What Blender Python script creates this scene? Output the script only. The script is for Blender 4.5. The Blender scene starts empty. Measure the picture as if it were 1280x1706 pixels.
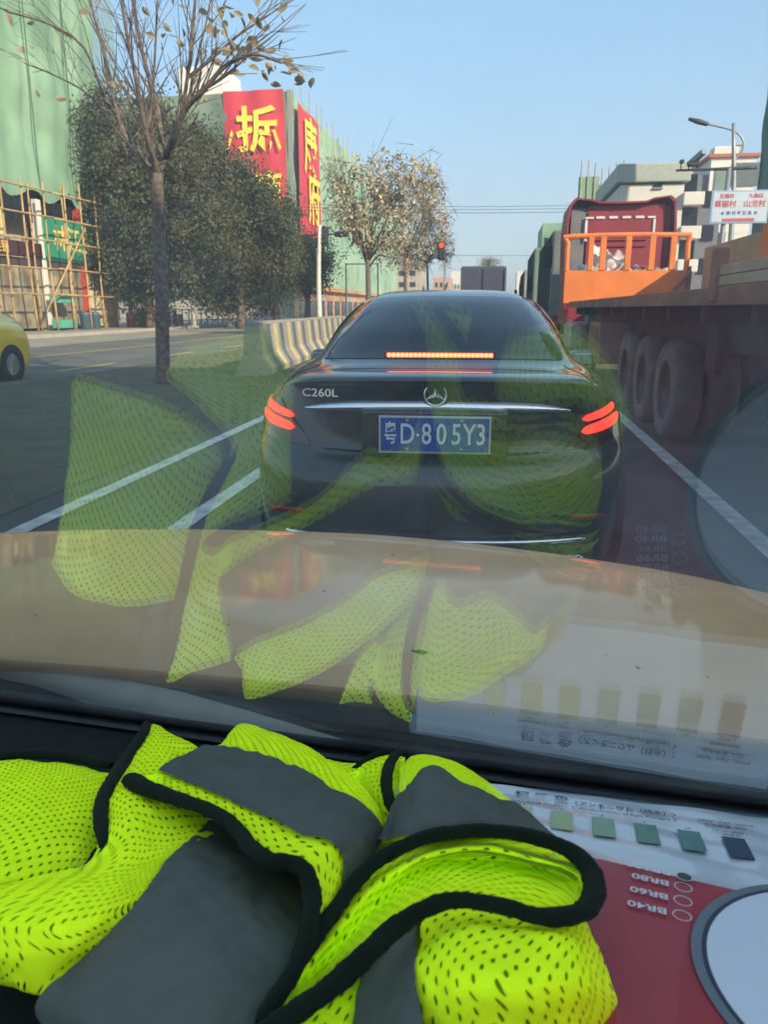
import bpy, bmesh, math, random
import numpy as np
from mathutils import Vector, Matrix
random.seed(7); RS = np.random.RandomState(11)
S = bpy.context.scene; C = S.collection

# ------------------------------------------------------------------ camera, sky, sun, exposure
F_PX, PITCH, YAW = 1282.0, math.radians(14.8), math.radians(8.3)
EYE = np.array([0.0, 0.0, 1.32])
cam = bpy.data.cameras.new('camera'); camo = bpy.data.objects.new('camera', cam); C.objects.link(camo)
cam.sensor_fit = 'VERTICAL'; cam.sensor_height = 36; cam.sensor_width = 27
cam.lens = 36 * F_PX / 1706.0
cam.clip_start = 0.01; cam.clip_end = 3000
camo.location = EYE.tolist(); camo.rotation_euler = (math.pi / 2 - PITCH, 0, YAW)
cam.dof.use_dof = True; cam.dof.focus_distance = 1.3; cam.dof.aperture_fstop = 15
S.camera = camo

SUN_EL, SUN_AZ = math.radians(28), math.radians(130)      # azimuth clockwise from +Y: behind us, to the right
W = bpy.data.worlds.new('World'); S.world = W; W.use_nodes = True
nt = W.node_tree; nt.nodes.clear()
sky = nt.nodes.new('ShaderNodeTexSky'); sky.sky_type = 'NISHITA'; sky.sun_disc = False
sky.sun_elevation = SUN_EL; sky.sun_rotation = SUN_AZ
sky.air_density = 1.0; sky.dust_density = 2.0; sky.ozone_density = 6.0
bg = nt.nodes.new('ShaderNodeBackground'); bg.inputs['Strength'].default_value = 0.15
wo = nt.nodes.new('ShaderNodeOutputWorld')
hs = nt.nodes.new('ShaderNodeHueSaturation'); hs.inputs['Saturation'].default_value = 1.18; hs.inputs['Value'].default_value = 5.0
gm = nt.nodes.new('ShaderNodeGamma'); gm.inputs[1].default_value = 0.5
nt.links.new(sky.outputs[0], hs.inputs['Color']); nt.links.new(hs.outputs[0], gm.inputs[0]); nt.links.new(gm.outputs[0], bg.inputs[0]); nt.links.new(bg.outputs[0], wo.inputs[0])
sd = bpy.data.lights.new('sun', 'SUN'); sd.energy = 4.6; sd.angle = math.radians(0.6); sd.color = (1.0, 0.84, 0.62)
so = bpy.data.objects.new('sun', sd); C.objects.link(so)
dirs = Vector((math.sin(SUN_AZ) * math.cos(SUN_EL), math.cos(SUN_AZ) * math.cos(SUN_EL), math.sin(SUN_EL)))
so.rotation_euler = dirs.to_track_quat('Z', 'Y').to_euler()
S.view_settings.view_transform = 'Standard'; S.view_settings.look = 'None'
S.view_settings.exposure = 0.88; S.view_settings.gamma = 1
S.view_settings.use_curve_mapping = False
S.render.engine = 'CYCLES'
S.cycles.max_bounces = 8; S.cycles.transparent_max_bounces = 24; S.cycles.glossy_bounces = 5
S.cycles.use_denoising = True
S.cycles.caustics_reflective = False; S.cycles.caustics_refractive = False

# ------------------------------------------------------------------ measuring helpers (photo pixel -> real place)
_R = np.array([math.cos(YAW), math.sin(YAW), 0.])
_F = np.array([-math.sin(YAW) * math.cos(PITCH), math.cos(YAW) * math.cos(PITCH), -math.sin(PITCH)])
_U = np.cross(_R, _F)
def ray(px, py): return _R * ((px - 640) / F_PX) + _U * (-(py - 853) / F_PX) + _F
def atY(px, py, Y): r = ray(px, py); return EYE + r * (Y / r[1])
def atZ(px, py, z=0.): r = ray(px, py); return EYE + r * ((z - 1.32) / r[2])
def atX(px, py, X): r = ray(px, py); return EYE + r * (X / r[0])
# dashboard plane, top of the red box, plane of the windscreen (all measured from the photo's reflections)
N_DASH = np.array([0.0033, 0.2199, 0.9755]); N_BOX = np.array([0.0328, 0.1613, 0.98636])
N_GLASS = np.array([-0.0781, -0.71, -0.6998]); N_GLASS /= np.linalg.norm(N_GLASS)
D_DASH, D_BOX, D_GLASS = 0.300, 0.2849, 0.1855
def dash(px, py, h=0.): r = ray(px, py); return EYE + r * ((h - D_DASH) / (N_DASH @ r))
def boxtop(px, py, h=0.): r = ray(px, py); return EYE + r * ((h - D_BOX) / (N_BOX @ r))

# ------------------------------------------------------------------ materials
def _n(nt, t, **k):
    n = nt.nodes.new(t)
    for a, v in k.items(): setattr(n, a, v)
    return n
def math_n(nt, op, a, b=None, c=None):
    n = _n(nt, 'ShaderNodeMath', operation=op)
    for i, v in enumerate((a, b, c)):
        if v is None: continue
        if isinstance(v, (int, float)): n.inputs[i].default_value = v
        else: nt.links.new(v, n.inputs[i])
    return n.outputs[0]
MATS = {}
def mat(name, col, rough=0.7, metal=0., var=0.12, scale=3., bump=0.0, bscale=60., col2=None, spec=0.5, coat=0., emit=None, es=0., detail=6, alpha=None):
    if name in MATS: return MATS[name]
    m = bpy.data.materials.new(name); m.use_nodes = True; t = m.node_tree; p = t.nodes['Principled BSDF']
    p.inputs['Roughness'].default_value = rough; p.inputs['Metallic'].default_value = metal
    p.inputs['Specular IOR Level'].default_value = spec
    p.inputs['Coat Weight'].default_value = coat; p.inputs['Coat Roughness'].default_value = 0.03
    tc = _n(t, 'ShaderNodeTexCoord')
    if var > 0 or col2:
        no = _n(t, 'ShaderNodeTexNoise'); no.inputs['Scale'].default_value = scale; no.inputs['Detail'].default_value = detail
        t.links.new(tc.outputs['Object'], no.inputs['Vector'])
        r = _n(t, 'ShaderNodeValToRGB'); r.color_ramp.elements[0].position = 0.32; r.color_ramp.elements[1].position = 0.68
        a = [max(0, c * (1 - var)) for c in col]; b = [c * (1 + var) for c in (col2 or col)]
        r.color_ramp.elements[0].color = (*a, 1); r.color_ramp.elements[1].color = (*b, 1)
        t.links.new(no.outputs['Fac'], r.inputs[0]); t.links.new(r.outputs[0], p.inputs['Base Color'])
    else: p.inputs['Base Color'].default_value = (*col, 1)
    if bump > 0:
        nb = _n(t, 'ShaderNodeTexNoise'); nb.inputs['Scale'].default_value = bscale; nb.inputs['Detail'].default_value = 5
        t.links.new(tc.outputs['Object'], nb.inputs['Vector'])
        bm_ = _n(t, 'ShaderNodeBump'); bm_.inputs['Strength'].default_value = bump; bm_.inputs['Distance'].default_value = 0.02
        t.links.new(nb.outputs['Fac'], bm_.inputs['Height']); t.links.new(bm_.outputs[0], p.inputs['Normal'])
    if emit:
        p.inputs['Emission Color'].default_value = (*emit, 1); p.inputs['Emission Strength'].default_value = es
    MATS[name] = m
    return m

def glass_screen():
    m = bpy.data.materials.new('windscreen_glass'); m.use_nodes = True; t = m.node_tree; t.nodes.clear()
    g = _n(t, 'ShaderNodeNewGeometry'); d = _n(t, 'ShaderNodeVectorMath', operation='DOT_PRODUCT')
    t.links.new(g.outputs['Normal'], d.inputs[0]); t.links.new(g.outputs['Incoming'], d.inputs[1])
    c = math_n(t, 'ABSOLUTE', d.outputs['Value']); o = math_n(t, 'SUBTRACT', 1.0, c)
    f = math_n(t, 'MINIMUM', math_n(t, 'MULTIPLY_ADD', math_n(t, 'POWER', o, 5.0), 1.25, 0.05), 1.0)
    tr = _n(t, 'ShaderNodeBsdfTransparent'); tr.inputs[0].default_value = (0.95, 0.965, 0.955, 1)
    gl = _n(t, 'ShaderNodeBsdfGlossy'); gl.inputs['Roughness'].default_value = 0.0; gl.inputs['Color'].default_value = (1, 1, 1, 1)
    mx = _n(t, 'ShaderNodeMixShader'); t.links.new(f, mx.inputs[0]); t.links.new(tr.outputs[0], mx.inputs[1]); t.links.new(gl.outputs[0], mx.inputs[2])
    # faint dust film: a little diffuse light on the pane
    no = _n(t, 'ShaderNodeTexNoise'); no.inputs['Scale'].default_value = 7; no.inputs['Detail'].default_value = 15; no.inputs['Roughness'].default_value = .7; no.inputs['Distortion'].default_value = 1.2
    tc = _n(t, 'ShaderNodeTexCoord'); t.links.new(tc.outputs['Object'], no.inputs['Vector'])
    df = _n(t, 'ShaderNodeBsdfTranslucent'); df.inputs[0].default_value = (0.75, 0.76, 0.74, 1)
    fac = math_n(t, 'MULTIPLY', math_n(t, 'POWER', no.outputs['Fac'], 2.2), 0.15)
    m2 = _n(t, 'ShaderNodeMixShader'); t.links.new(fac, m2.inputs[0]); t.links.new(mx.outputs[0], m2.inputs[1]); t.links.new(df.outputs[0], m2.inputs[2])
    out = _n(t, 'ShaderNodeOutputMaterial'); t.links.new(m2.outputs[0], out.inputs[0])
    return m

FLUO = 1.85   # fluorescent dye: turns blue and ultraviolet into extra green and yellow light
def cloth(name, col, holes=False, trans=0.2, weave=900., sheen=0.0):
    m = bpy.data.materials.new(name); m.use_nodes = True; t = m.node_tree; t.nodes.clear()
    out = _n(t, 'ShaderNodeOutputMaterial')
    uv = _n(t, 'ShaderNodeUVMap'); sp = _n(t, 'ShaderNodeSeparateXYZ'); t.links.new(uv.outputs[0], sp.inputs[0])
    no = _n(t, 'ShaderNodeTexNoise'); no.inputs['Scale'].default_value = 45; no.inputs['Detail'].default_value = 5
    t.links.new(uv.outputs[0], no.inputs['Vector'])
    r = _n(t, 'ShaderNodeValToRGB'); r.color_ramp.elements[0].position = .3; r.color_ramp.elements[1].position = .7
    r.color_ramp.elements[0].color = (*[c * .88 for c in col], 1); r.color_ramp.elements[1].color = (*[min(1, c * 1.04) for c in col], 1)
    t.links.new(no.outputs['Fac'], r.inputs[0])
    nb = _n(t, 'ShaderNodeTexNoise'); nb.inputs['Scale'].default_value = weave; nb.inputs['Detail'].default_value = 3
    t.links.new(uv.outputs[0], nb.inputs['Vector'])
    bp = _n(t, 'ShaderNodeBump'); bp.inputs['Strength'].default_value = 0.55; bp.inputs['Distance'].default_value = 0.0010
    t.links.new(nb.outputs['Fac'], bp.inputs['Height'])
    pr = _n(t, 'ShaderNodeBsdfPrincipled'); pr.inputs['Roughness'].default_value = 0.85; pr.inputs['Specular IOR Level'].default_value = 0.04
    pr.inputs['Sheen Weight'].default_value = sheen
    src = r.outputs[0]
    if holes:
        vm = _n(t, 'ShaderNodeVectorMath', operation='MULTIPLY'); vm.inputs[1].default_value = (FLUO, FLUO, 1); t.links.new(src, vm.inputs[0]); src = vm.outputs[0]
        pr = _n(t, 'ShaderNodeBsdfDiffuse'); t.links.new(src, pr.inputs['Color'])
    else: t.links.new(src, pr.inputs['Base Color'])
    t.links.new(bp.outputs[0], pr.inputs['Normal'])
    tl = _n(t, 'ShaderNodeBsdfTranslucent'); t.links.new(src, tl.inputs[0])
    mx = _n(t, 'ShaderNodeMixShader'); mx.inputs[0].default_value = trans
    t.links.new(pr.outputs[0], mx.inputs[1]); t.links.new(tl.outputs[0], mx.inputs[2])
    last = mx.outputs[0]
    if holes:
        A, B = 0.0102, 0.0136
        u = math_n(t, 'DIVIDE', sp.outputs[0], A); v = math_n(t, 'DIVIDE', sp.outputs[1], B)
        def lat(off):
            a = math_n(t, 'SUBTRACT', math_n(t, 'FRACT', math_n(t, 'ADD', u, off)), 0.5)
            b = math_n(t, 'SUBTRACT', math_n(t, 'FRACT', math_n(t, 'ADD', v, off)), 0.5)
            a = math_n(t, 'MULTIPLY', math_n(t, 'ADD', a, math_n(t, 'MULTIPLY', b, 0.25)), A / 0.00112)
            b = math_n(t, 'MULTIPLY', b, B / 0.0024)
            return math_n(t, 'ADD', math_n(t, 'MULTIPLY', a, a), math_n(t, 'MULTIPLY', b, b))
        d = math_n(t, 'MINIMUM', lat(0.0), lat(0.5))
        h = math_n(t, 'LESS_THAN', math_n(t, 'ADD', d, math_n(t, 'MULTIPLY', no.outputs['Fac'], .5)), 1.2)
        tp = _n(t, 'ShaderNodeBsdfTransparent'); m3 = _n(t, 'ShaderNodeMixShader')
        t.links.new(h, m3.inputs[0]); t.links.new(last, m3.inputs[1]); t.links.new(tp.outputs[0], m3.inputs[2]); last = m3.outputs[0]
    t.links.new(last, out.inputs[0])
    return m

# ------------------------------------------------------------------ object helpers
def link(name, data, parent=None, loc=None):
    o = bpy.data.objects.new(name, data); C.objects.link(o)
    if parent: o.parent = parent
    if loc is not None: o.location = loc
    return o
def tag(o, label=None, cat=None, group=None, kind=None):
    if label: o['label'] = label
    if cat: o['category'] = cat
    if group: o['group'] = group
    if kind: o['kind'] = kind
    return o
def thing(name, loc, label, cat, group=None, rz=0.):
    o = link(name, None); o.location = tuple(float(v) for v in loc); o.rotation_euler = (0, 0, rz); o.empty_display_size = .1
    return tag(o, label, cat, group)
def origin(root):   # world location of a top-level thing (no rotation)
    return np.array(root.location)
def raw(name, verts, faces, m, parent=None, uvs=None, smooth=False, loc=None):
    me = bpy.data.meshes.new(name); me.from_pydata([tuple(map(float, v)) for v in verts], [], [tuple(map(int, f)) for f in faces])
    if m: me.materials.append(m)
    if smooth: me.shade_smooth()
    if uvs is not None:
        ul = me.uv_layers.new(name='UVMap')
        li = np.zeros(len(me.loops), dtype=np.int32); me.loops.foreach_get('vertex_index', li)
        ul.data.foreach_set('uv', np.asarray(uvs, dtype=np.float32)[li].ravel())
    return link(name, me, parent, loc)
class MB:
    def __init__(s): s.b = bmesh.new()
    def box(s, c, d, bev=0., rz=0., rx=0., ry=0.):
        r = bmesh.ops.create_cube(s.b, size=1.0); vs = r['verts']
        bmesh.ops.scale(s.b, vec=d, verts=vs)
        if bev > 0:
            es = list({e for v in vs for e in v.link_edges})
            rr = bmesh.ops.bevel(s.b, geom=es, offset=bev, segments=2, affect='EDGES', profile=.5)
            vs = list({v for f in rr['faces'] for v in f.verts} | {v for v in vs if v.is_valid})
        M = Matrix.Translation(c) @ Matrix.Rotation(rz, 4, 'Z') @ Matrix.Rotation(ry, 4, 'Y') @ Matrix.Rotation(rx, 4, 'X')
        bmesh.ops.transform(s.b, matrix=M, verts=vs); return s
    def bar(s, a, b, r, r2=None, n=8):
        a = Vector(a); b = Vector(b); d = b - a
        if d.length < 1e-6: return s
        rr = bmesh.ops.create_cone(s.b, cap_ends=True, segments=n, radius1=r, radius2=r if r2 is None else r2, depth=d.length)
        bmesh.ops.transform(s.b, matrix=Matrix.Translation((a + b) / 2) @ d.to_track_quat('Z', 'Y').to_matrix().to_4x4(), verts=rr['verts']); return s
    def path(s, pts, rs, n=8):
        P = np.array([list(p) for p in pts], float); k_ = len(P); r0 = np.array(rs if hasattr(rs, '__len__') else [rs] * k_, float)
        if k_ > 2 and n > 4:
            T = np.linspace(0, k_ - 1, (k_ - 1) * 3 + 1); r0 = np.interp(T, np.arange(k_), r0); P = _cr(P, T); k_ = len(P)
        if np.linalg.norm(P[0] - P[-1]) < 1e-6 and k_ > 3: tg = np.gradient(P, axis=0); tg[0] = tg[-1] = P[1] - P[-2]
        else: tg = np.gradient(P, axis=0)
        tg /= np.linalg.norm(tg, axis=1)[:, None] + 1e-12
        ref = np.array([0, 0, 1.]) if abs(tg[0][2]) < .8 else np.array([1., 0, 0]); rings = []
        for p, t, r_ in zip(P, tg, r0):
            ref = ref - t * (ref @ t); ref /= np.linalg.norm(ref) + 1e-12; w = np.cross(t, ref)
            rings.append([s.b.verts.new(tuple(p + (ref * math.cos(2 * math.pi * q / n) + w * math.sin(2 * math.pi * q / n)) * r_)) for q in range(n)])
        for a, b in zip(rings[:-1], rings[1:]):
            for q in range(n): s.b.faces.new((a[q], a[(q + 1) % n], b[(q + 1) % n], b[q]))
        s.b.faces.new(rings[0][::-1]); s.b.faces.new(rings[-1])
        return s
    def poly(s, pts, ext):
        vs = [s.b.verts.new(p) for p in pts]; f = s.b.faces.new(vs)
        r = bmesh.ops.extrude_face_region(s.b, geom=[f]); nv = [g for g in r['geom'] if isinstance(g, bmesh.types.BMVert)]
        bmesh.ops.translate(s.b, vec=ext, verts=nv); return s
    def lathe(s, prof, c, axis='x', n=28, caps=True):
        # prof: list of (offset along the axis, radius)
        rings = []
        for a, r in prof:
            ring = []
            for k in range(n):
                t = 2 * math.pi * k / n; p = (a, r * math.cos(t), r * math.sin(t))
                if axis == 'y': p = (p[1], p[0], p[2])
                if axis == 'z': p = (p[1], p[2], p[0])
                ring.append(s.b.verts.new((c[0] + p[0], c[1] + p[1], c[2] + p[2])))
            rings.append(ring)
        for i in range(len(rings) - 1):
            for k in range(n): s.b.faces.new((rings[i][k], rings[i][(k + 1) % n], rings[i + 1][(k + 1) % n], rings[i + 1][k]))
        if caps and prof[0][1] > 1e-5: s.b.faces.new(rings[0][::-1])
        if caps and prof[-1][1] > 1e-5: s.b.faces.new(rings[-1])
        return s
    def quad(s, *p):
        s.b.faces.new([s.b.verts.new(q) for q in p]); return s
    def build(s, name, m, parent=None, smooth=False, loc=None):
        bmesh.ops.recalc_face_normals(s.b, faces=s.b.faces)
        me = bpy.data.meshes.new(name); s.b.to_mesh(me); s.b.free()
        if m: me.materials.append(m)
        if smooth: me.shade_smooth()
        return link(name, me, parent, loc)
def copy_tree(o, parent=None):
    c = o.copy(); C.objects.link(c)
    if parent: c.parent = parent
    for ch in list(o.children): copy_tree(ch, c)
    return c
def text(name, s, size, m, parent, pos, right, up, depth=0.0005, align='CENTER', bold=0., sx=1.):
    cu = bpy.data.curves.new(name, 'FONT'); cu.body = s; cu.size = 1.0; cu.extrude = 0.0; cu.offset = bold
    cu.align_x = align; cu.align_y = 'CENTER'; cu.resolution_u = 3
    tmp = bpy.data.objects.new('tmp_text', cu); C.objects.link(tmp)
    dg = bpy.context.evaluated_depsgraph_get(); me = bpy.data.meshes.new_from_object(tmp.evaluated_get(dg))
    bpy.data.objects.remove(tmp); bpy.data.curves.remove(cu)
    me.name = name; me.materials.clear(); me.materials.append(m)
    r = Vector(right).normalized(); u = Vector(up).normalized(); n = r.cross(u).normalized(); u = n.cross(r)
    M = Matrix.Translation(Vector(pos) + n * depth) @ Matrix(((r.x * sx, u.x, n.x, 0), (r.y * sx, u.y, n.y, 0), (r.z * sx, u.z, n.z, 0), (0, 0, 0, 1))) @ Matrix.Scale(size, 4)
    me.transform(M)
    return link(name, me, parent)

# Catmull-Rom control nets
def _cr(P, t):
    n = P.shape[0]; i = np.clip(np.floor(t).astype(int), 0, n - 2); f = (t - i)[..., None]
    P = P.reshape(n, -1) if P.ndim == 1 else P
    def g(k):
        kk = np.clip(k, 0, n - 1); v = P[kk]
        lo = (k < 0); hi = (k > n - 1)
        v = np.where(lo[..., None], 2 * P[0] - P[1], v); v = np.where(hi[..., None], 2 * P[-1] - P[-2], v)
        return v
    a, b, c, d = g(i - 1), g(i), g(i + 1), g(i + 2)
    return .5 * ((2 * b) + (c - a) * f + (2 * a - 5 * b + 4 * c - d) * f * f + (3 * b - a - 3 * c + d) * f ** 3)
def net_eval(net, U, V):
    """net (R,C,3); U along rows, V along columns: arrays -> (len U, len V, 3)"""
    R_, C_, K = net.shape
    rows = _cr(net.reshape(R_, C_ * K), np.asarray(U, float)).reshape(len(U), C_, K)
    return np.stack([_cr(rows[i], np.asarray(V, float)) for i in range(len(U))])
def grid_faces(a, b): return [(i * b + j, i * b + j + 1, (i + 1) * b + j + 1, (i + 1) * b + j) for i in range(a - 1) for j in range(b - 1)]
def grid_normals(G):
    du = np.gradient(G, axis=0); dv = np.gradient(G, axis=1); n = np.cross(dv, du); return n / (np.linalg.norm(n, axis=2, keepdims=True) + 1e-12)
def vnoise(P, s, amp, seed=0.):
    from mathutils import noise
    return np.array([noise.noise(Vector((p[0] * s + seed, p[1] * s, p[2] * s))) for p in P.reshape(-1, 3)]).reshape(P.shape[:-1]) * amp
def arc_uv(G):
    du = np.linalg.norm(np.diff(G, axis=0), axis=2); dv = np.linalg.norm(np.diff(G, axis=1), axis=2)
    u = np.concatenate([np.zeros((1, G.shape[1])), np.cumsum(du, 0)]); v = np.concatenate([np.zeros((G.shape[0], 1)), np.cumsum(dv, 1)], 1)
    return np.stack([v, u], 2)

# ------------------------------------------------------------------ common materials
asphalt = mat('asphalt_near', (0.085, 0.083, 0.083), .85, var=.32, scale=.9, bump=.6, bscale=160, detail=15)
asphalt2 = mat('asphalt_pale', (0.30, 0.27, 0.22), .9, var=.15, scale=.7, detail=10)
dirt = mat('dirt', (0.10, 0.088, 0.066), .95, var=.35, scale=2.2, col2=(0.07, 0.08, 0.035), bump=.8, bscale=30, detail=12)
paving = mat('paving', (0.34, 0.30, 0.25), .9, var=.15, scale=2)
linepaint = mat('road_paint', (0.40, 0.40, 0.385), .75, var=.1, scale=7, detail=14, col2=(.66, .66, .63))
yellowpaint = mat('yellow_road_paint', (0.6, 0.45, 0.08), .7, var=.15, scale=9)
concrete = mat('concrete', (0.36, 0.34, 0.31), .9, var=.15, scale=2.5, bump=.2)
whitewall = mat('white_wall', (0.72, 0.69, 0.63), .85, var=.05, scale=.5)
beigewall = mat('beige_wall', (0.46, 0.38, 0.29), .85, var=.12, scale=.6)
darkglass = mat('dark_window', (0.02, 0.025, 0.03), .1, var=0)
darkmetal = mat('dark_metal', (0.05, 0.052, 0.056), .5, metal=.3, var=.1)
greymetal = mat('grey_metal', (0.30, 0.31, 0.32), .45, metal=.4, var=.1)
black = mat('black_plastic', (0.012, 0.012, 0.013), .45, var=.15, scale=30)
rubber = mat('tyre_rubber', (0.022, 0.021, 0.020), .85, var=.25, scale=12)
dirtyrubber = mat('dusty_tyre_rubber', (0.15, 0.132, 0.112), .95, var=.3, scale=4)
bamboo = mat('bamboo', (0.45, 0.30, 0.14), .7, var=.3, scale=2.5)
chrome = mat('chrome', (0.85, 0.86, 0.88), .08, metal=1., var=0)
bark = mat('bark', (0.15, 0.115, 0.09), .95, var=.5, scale=11, bump=1.0, bscale=45, detail=10)
def netting(name, c1, c2):
    m = mat(name, c1, .85, var=.12, scale=.35, col2=c2, detail=9, bump=1.0, bscale=1.3)
    return m
greennet = netting('green_netting', (0.17, 0.32, 0.21), (0.27, 0.42, 0.29))
tealnet = netting('dark_green_netting', (0.06, 0.15, 0.12), (0.09, 0.19, 0.15))

# ------------------------------------------------------------------ ground
def sheet(name, pts, z, m, kind='structure'):
    o = raw(name, [(x, y, z) for x, y in pts], [tuple(range(len(pts)))], m); o['kind'] = kind; return o
sheet('ground', [(-1500, -600), (1500, -600), (1500, 2500), (-1500, 2500)], -0.15, mat('earth', (0.16, 0.14, 0.11), .95, var=.2, scale=.1))
sheet('road', [(-2.95 - .25, -60), (13.2, -60), (13.2, 700), (-2.95 - .25, 700)], 0.0, asphalt)
sheet('median_soil', [(-8.6, -60), (-3.2, -60), (-3.2, 700), (-8.6, 700)], 0.004, dirt)
sheet('opposite_road', [(-16.2, -60), (-8.6, -60), (-8.6, 700), (-16.2, 700)], 0.0, mat('asphalt_worn', (0.13, 0.125, 0.11), .9, var=.25, scale=.5, detail=12, bump=.3, bscale=120))
sheet('service_lane', [(-21, -60), (-16.2, -60), (-16.2, 700), (-21, 700)], 0.004, asphalt2)
b = MB(); b.box((-33.5, 320, 0.0), (25, 760, .30), .03); pv = b.build('left_pavement', paving); pv['kind'] = 'structure'
b = MB(); b.box((-21.0 + .09, 320, .02), (.18, 760, .30), .02); k = b.build('kerb', mat('kerbstone', (0.42, .38, .33), .9), None); k['kind'] = 'structure'
b = MB(); b.box((26, 320, 0.0), (25.4, 760, .26), .03); pv = b.build('right_pavement', paving); pv['kind'] = 'structure'
b = MB()
def strip_line(x, y0, y1, w, z=.006): b.quad((x - w / 2, y0, z), (x + w / 2, y0, z), (x + w / 2, y1, z), (x - w / 2, y1, z))
for x in (-2.87, -1.93, 1.56, 5.2): strip_line(x, -10, 400, .13)
b.build('lane_line', linepaint)['kind'] = 'structure'
b = MB()
for i in range(30): strip_line(-9.5, -6 + i * 5.2 + 1.0, -6 + i * 5.2 + 3.6, .13)
strip_line(-12.9, -10, 300, .12)
b.build('yellow_lane_line', yellowpaint)['kind'] = 'structure'
# scattered pebbles and dry leaves on the soil
vs, fs = [], []
for i in range(2600):
    x = RS.uniform(-8.4, -3.2); y = RS.uniform(3, 40); s = RS.uniform(.01, .035); a = RS.uniform(0, 6.28); k0 = len(vs); hz = RS.uniform(.3, 1) * s
    for q in range(4): vs.append((x + s * math.cos(a + q * 1.57), y + s * .7 * math.sin(a + q * 1.57), .004))
    vs.append((x, y, .004 + hz)); fs += [(k0, k0 + 1, k0 + 4), (k0 + 1, k0 + 2, k0 + 4), (k0 + 2, k0 + 3, k0 + 4), (k0 + 3, k0, k0 + 4)]
o = raw('pebbles', vs, fs, mat('pebble', (0.14, .125, .09), .9, var=.3, scale=3)); o['kind'] = 'stuff'; o['label'] = 'small pebbles and dry leaf litter on the soil of the median'; o['category'] = 'pebbles'

# haze: the thin dusty air of the street, a closed box round everything with the sky outside
hz = MB().box((0, 250, 39.4), (760, 760, 81.2)).build('haze', None); hz['kind'] = 'stuff'
hm = bpy.data.materials.new('haze_air'); hm.use_nodes = True; hm.node_tree.nodes.clear()
pv_ = _n(hm.node_tree, 'ShaderNodeVolumePrincipled'); pv_.inputs['Color'].default_value = (.86, .90, .95, 1); pv_.inputs['Density'].default_value = 0.0011; pv_.inputs['Anisotropy'].default_value = .1
hm.node_tree.links.new(pv_.outputs[0], _n(hm.node_tree, 'ShaderNodeOutputMaterial').inputs['Volume']); hz.data.materials.append(hm)
S.cycles.volume_bounces = 0

# ------------------------------------------------------------------ foliage
def rand_quads(P, size, flat=.5):
    n = len(P); a = RS.normal(size=(n, 3)); a /= np.linalg.norm(a, axis=1)[:, None]; t = RS.normal(size=(n, 3)); b_ = np.cross(a, t); b_ /= np.linalg.norm(b_, axis=1)[:, None]
    s = size * RS.uniform(.6, 1.35, (n, 1)); a = a * s; b_ = b_ * s * flat
    V = np.stack([P - a, P - b_, P + a, P + b_], 1).reshape(-1, 3); Fc = np.arange(n * 4).reshape(n, 4); return V, Fc
def crown_points(ells, n, clump=.5, per=26):
    """ells: list of (centre, radii); leaves gathered in clumps near the shells"""
    P = []
    vol = np.array([e[1][0] * e[1][1] * e[1][2] for e in ells]) ** (2 / 3); vol = vol / vol.sum()
    for e, w in zip(ells, vol):
        k = max(3, int(n * w / per)); d = RS.normal(size=(k, 3)); d /= np.linalg.norm(d, axis=1)[:, None]
        rr = RS.uniform(.45, 1.0, (k, 1)) ** .5; c = np.array(e[0]) + d * rr * np.array(e[1]) * RS.uniform(.85, 1.08, (k, 1))
        cl = clump * RS.uniform(.5, 1.3, (k, 1, 1))
        P.append((c[:, None, :] + RS.normal(size=(k, per, 3)) * cl * .5).reshape(-1, 3))
    return np.concatenate(P)
def mesh_crown(name, P, size, m, parent, flat=.5):
    V, Fc = rand_quads(P - origin(parent), size, flat)
    me = bpy.data.meshes.new(name); me.vertices.add(len(V)); me.vertices.foreach_set('co', V.astype(np.float32).ravel())
    me.loops.add(len(V)); me.loops.foreach_set('vertex_index', Fc.ravel().astype(np.int32))
    me.polygons.add(len(Fc)); me.polygons.foreach_set('loop_start', (np.arange(len(Fc)) * 4).astype(np.int32))
    me.update(calc_edges=True); me.materials.append(m); return link(name, me, parent)
def leafmat(name, c1, c2, scale=.9):
    m = mat(name, c1, .6, var=.42, scale=scale, col2=c2, detail=3, spec=.3); t = m.node_tree
    p = t.nodes['Principled BSDF']; tl = _n(t, 'ShaderNodeBsdfTranslucent'); src = p.inputs['Base Color'].links[0].from_socket
    t.links.new(src, tl.inputs[0]); mx = _n(t, 'ShaderNodeMixShader'); mx.inputs[0].default_value = .25
    t.links.new(p.outputs[0], mx.inputs[1]); t.links.new(tl.outputs[0], mx.inputs[2]); t.links.new(mx.outputs[0], t.nodes['Material Output'].inputs[0]); return m
ever = leafmat('evergreen_leaf', (0.045, 0.065, 0.028), (0.115, 0.12, 0.055), .55)
brightleaf = leafmat('light_green_leaf', (0.07, 0.12, 0.03), (0.15, 0.17, 0.05), .8)
dryleaf = leafmat('dry_leaf', (0.30, 0.24, 0.15), (0.50, 0.42, 0.27), 1.2)

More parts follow.
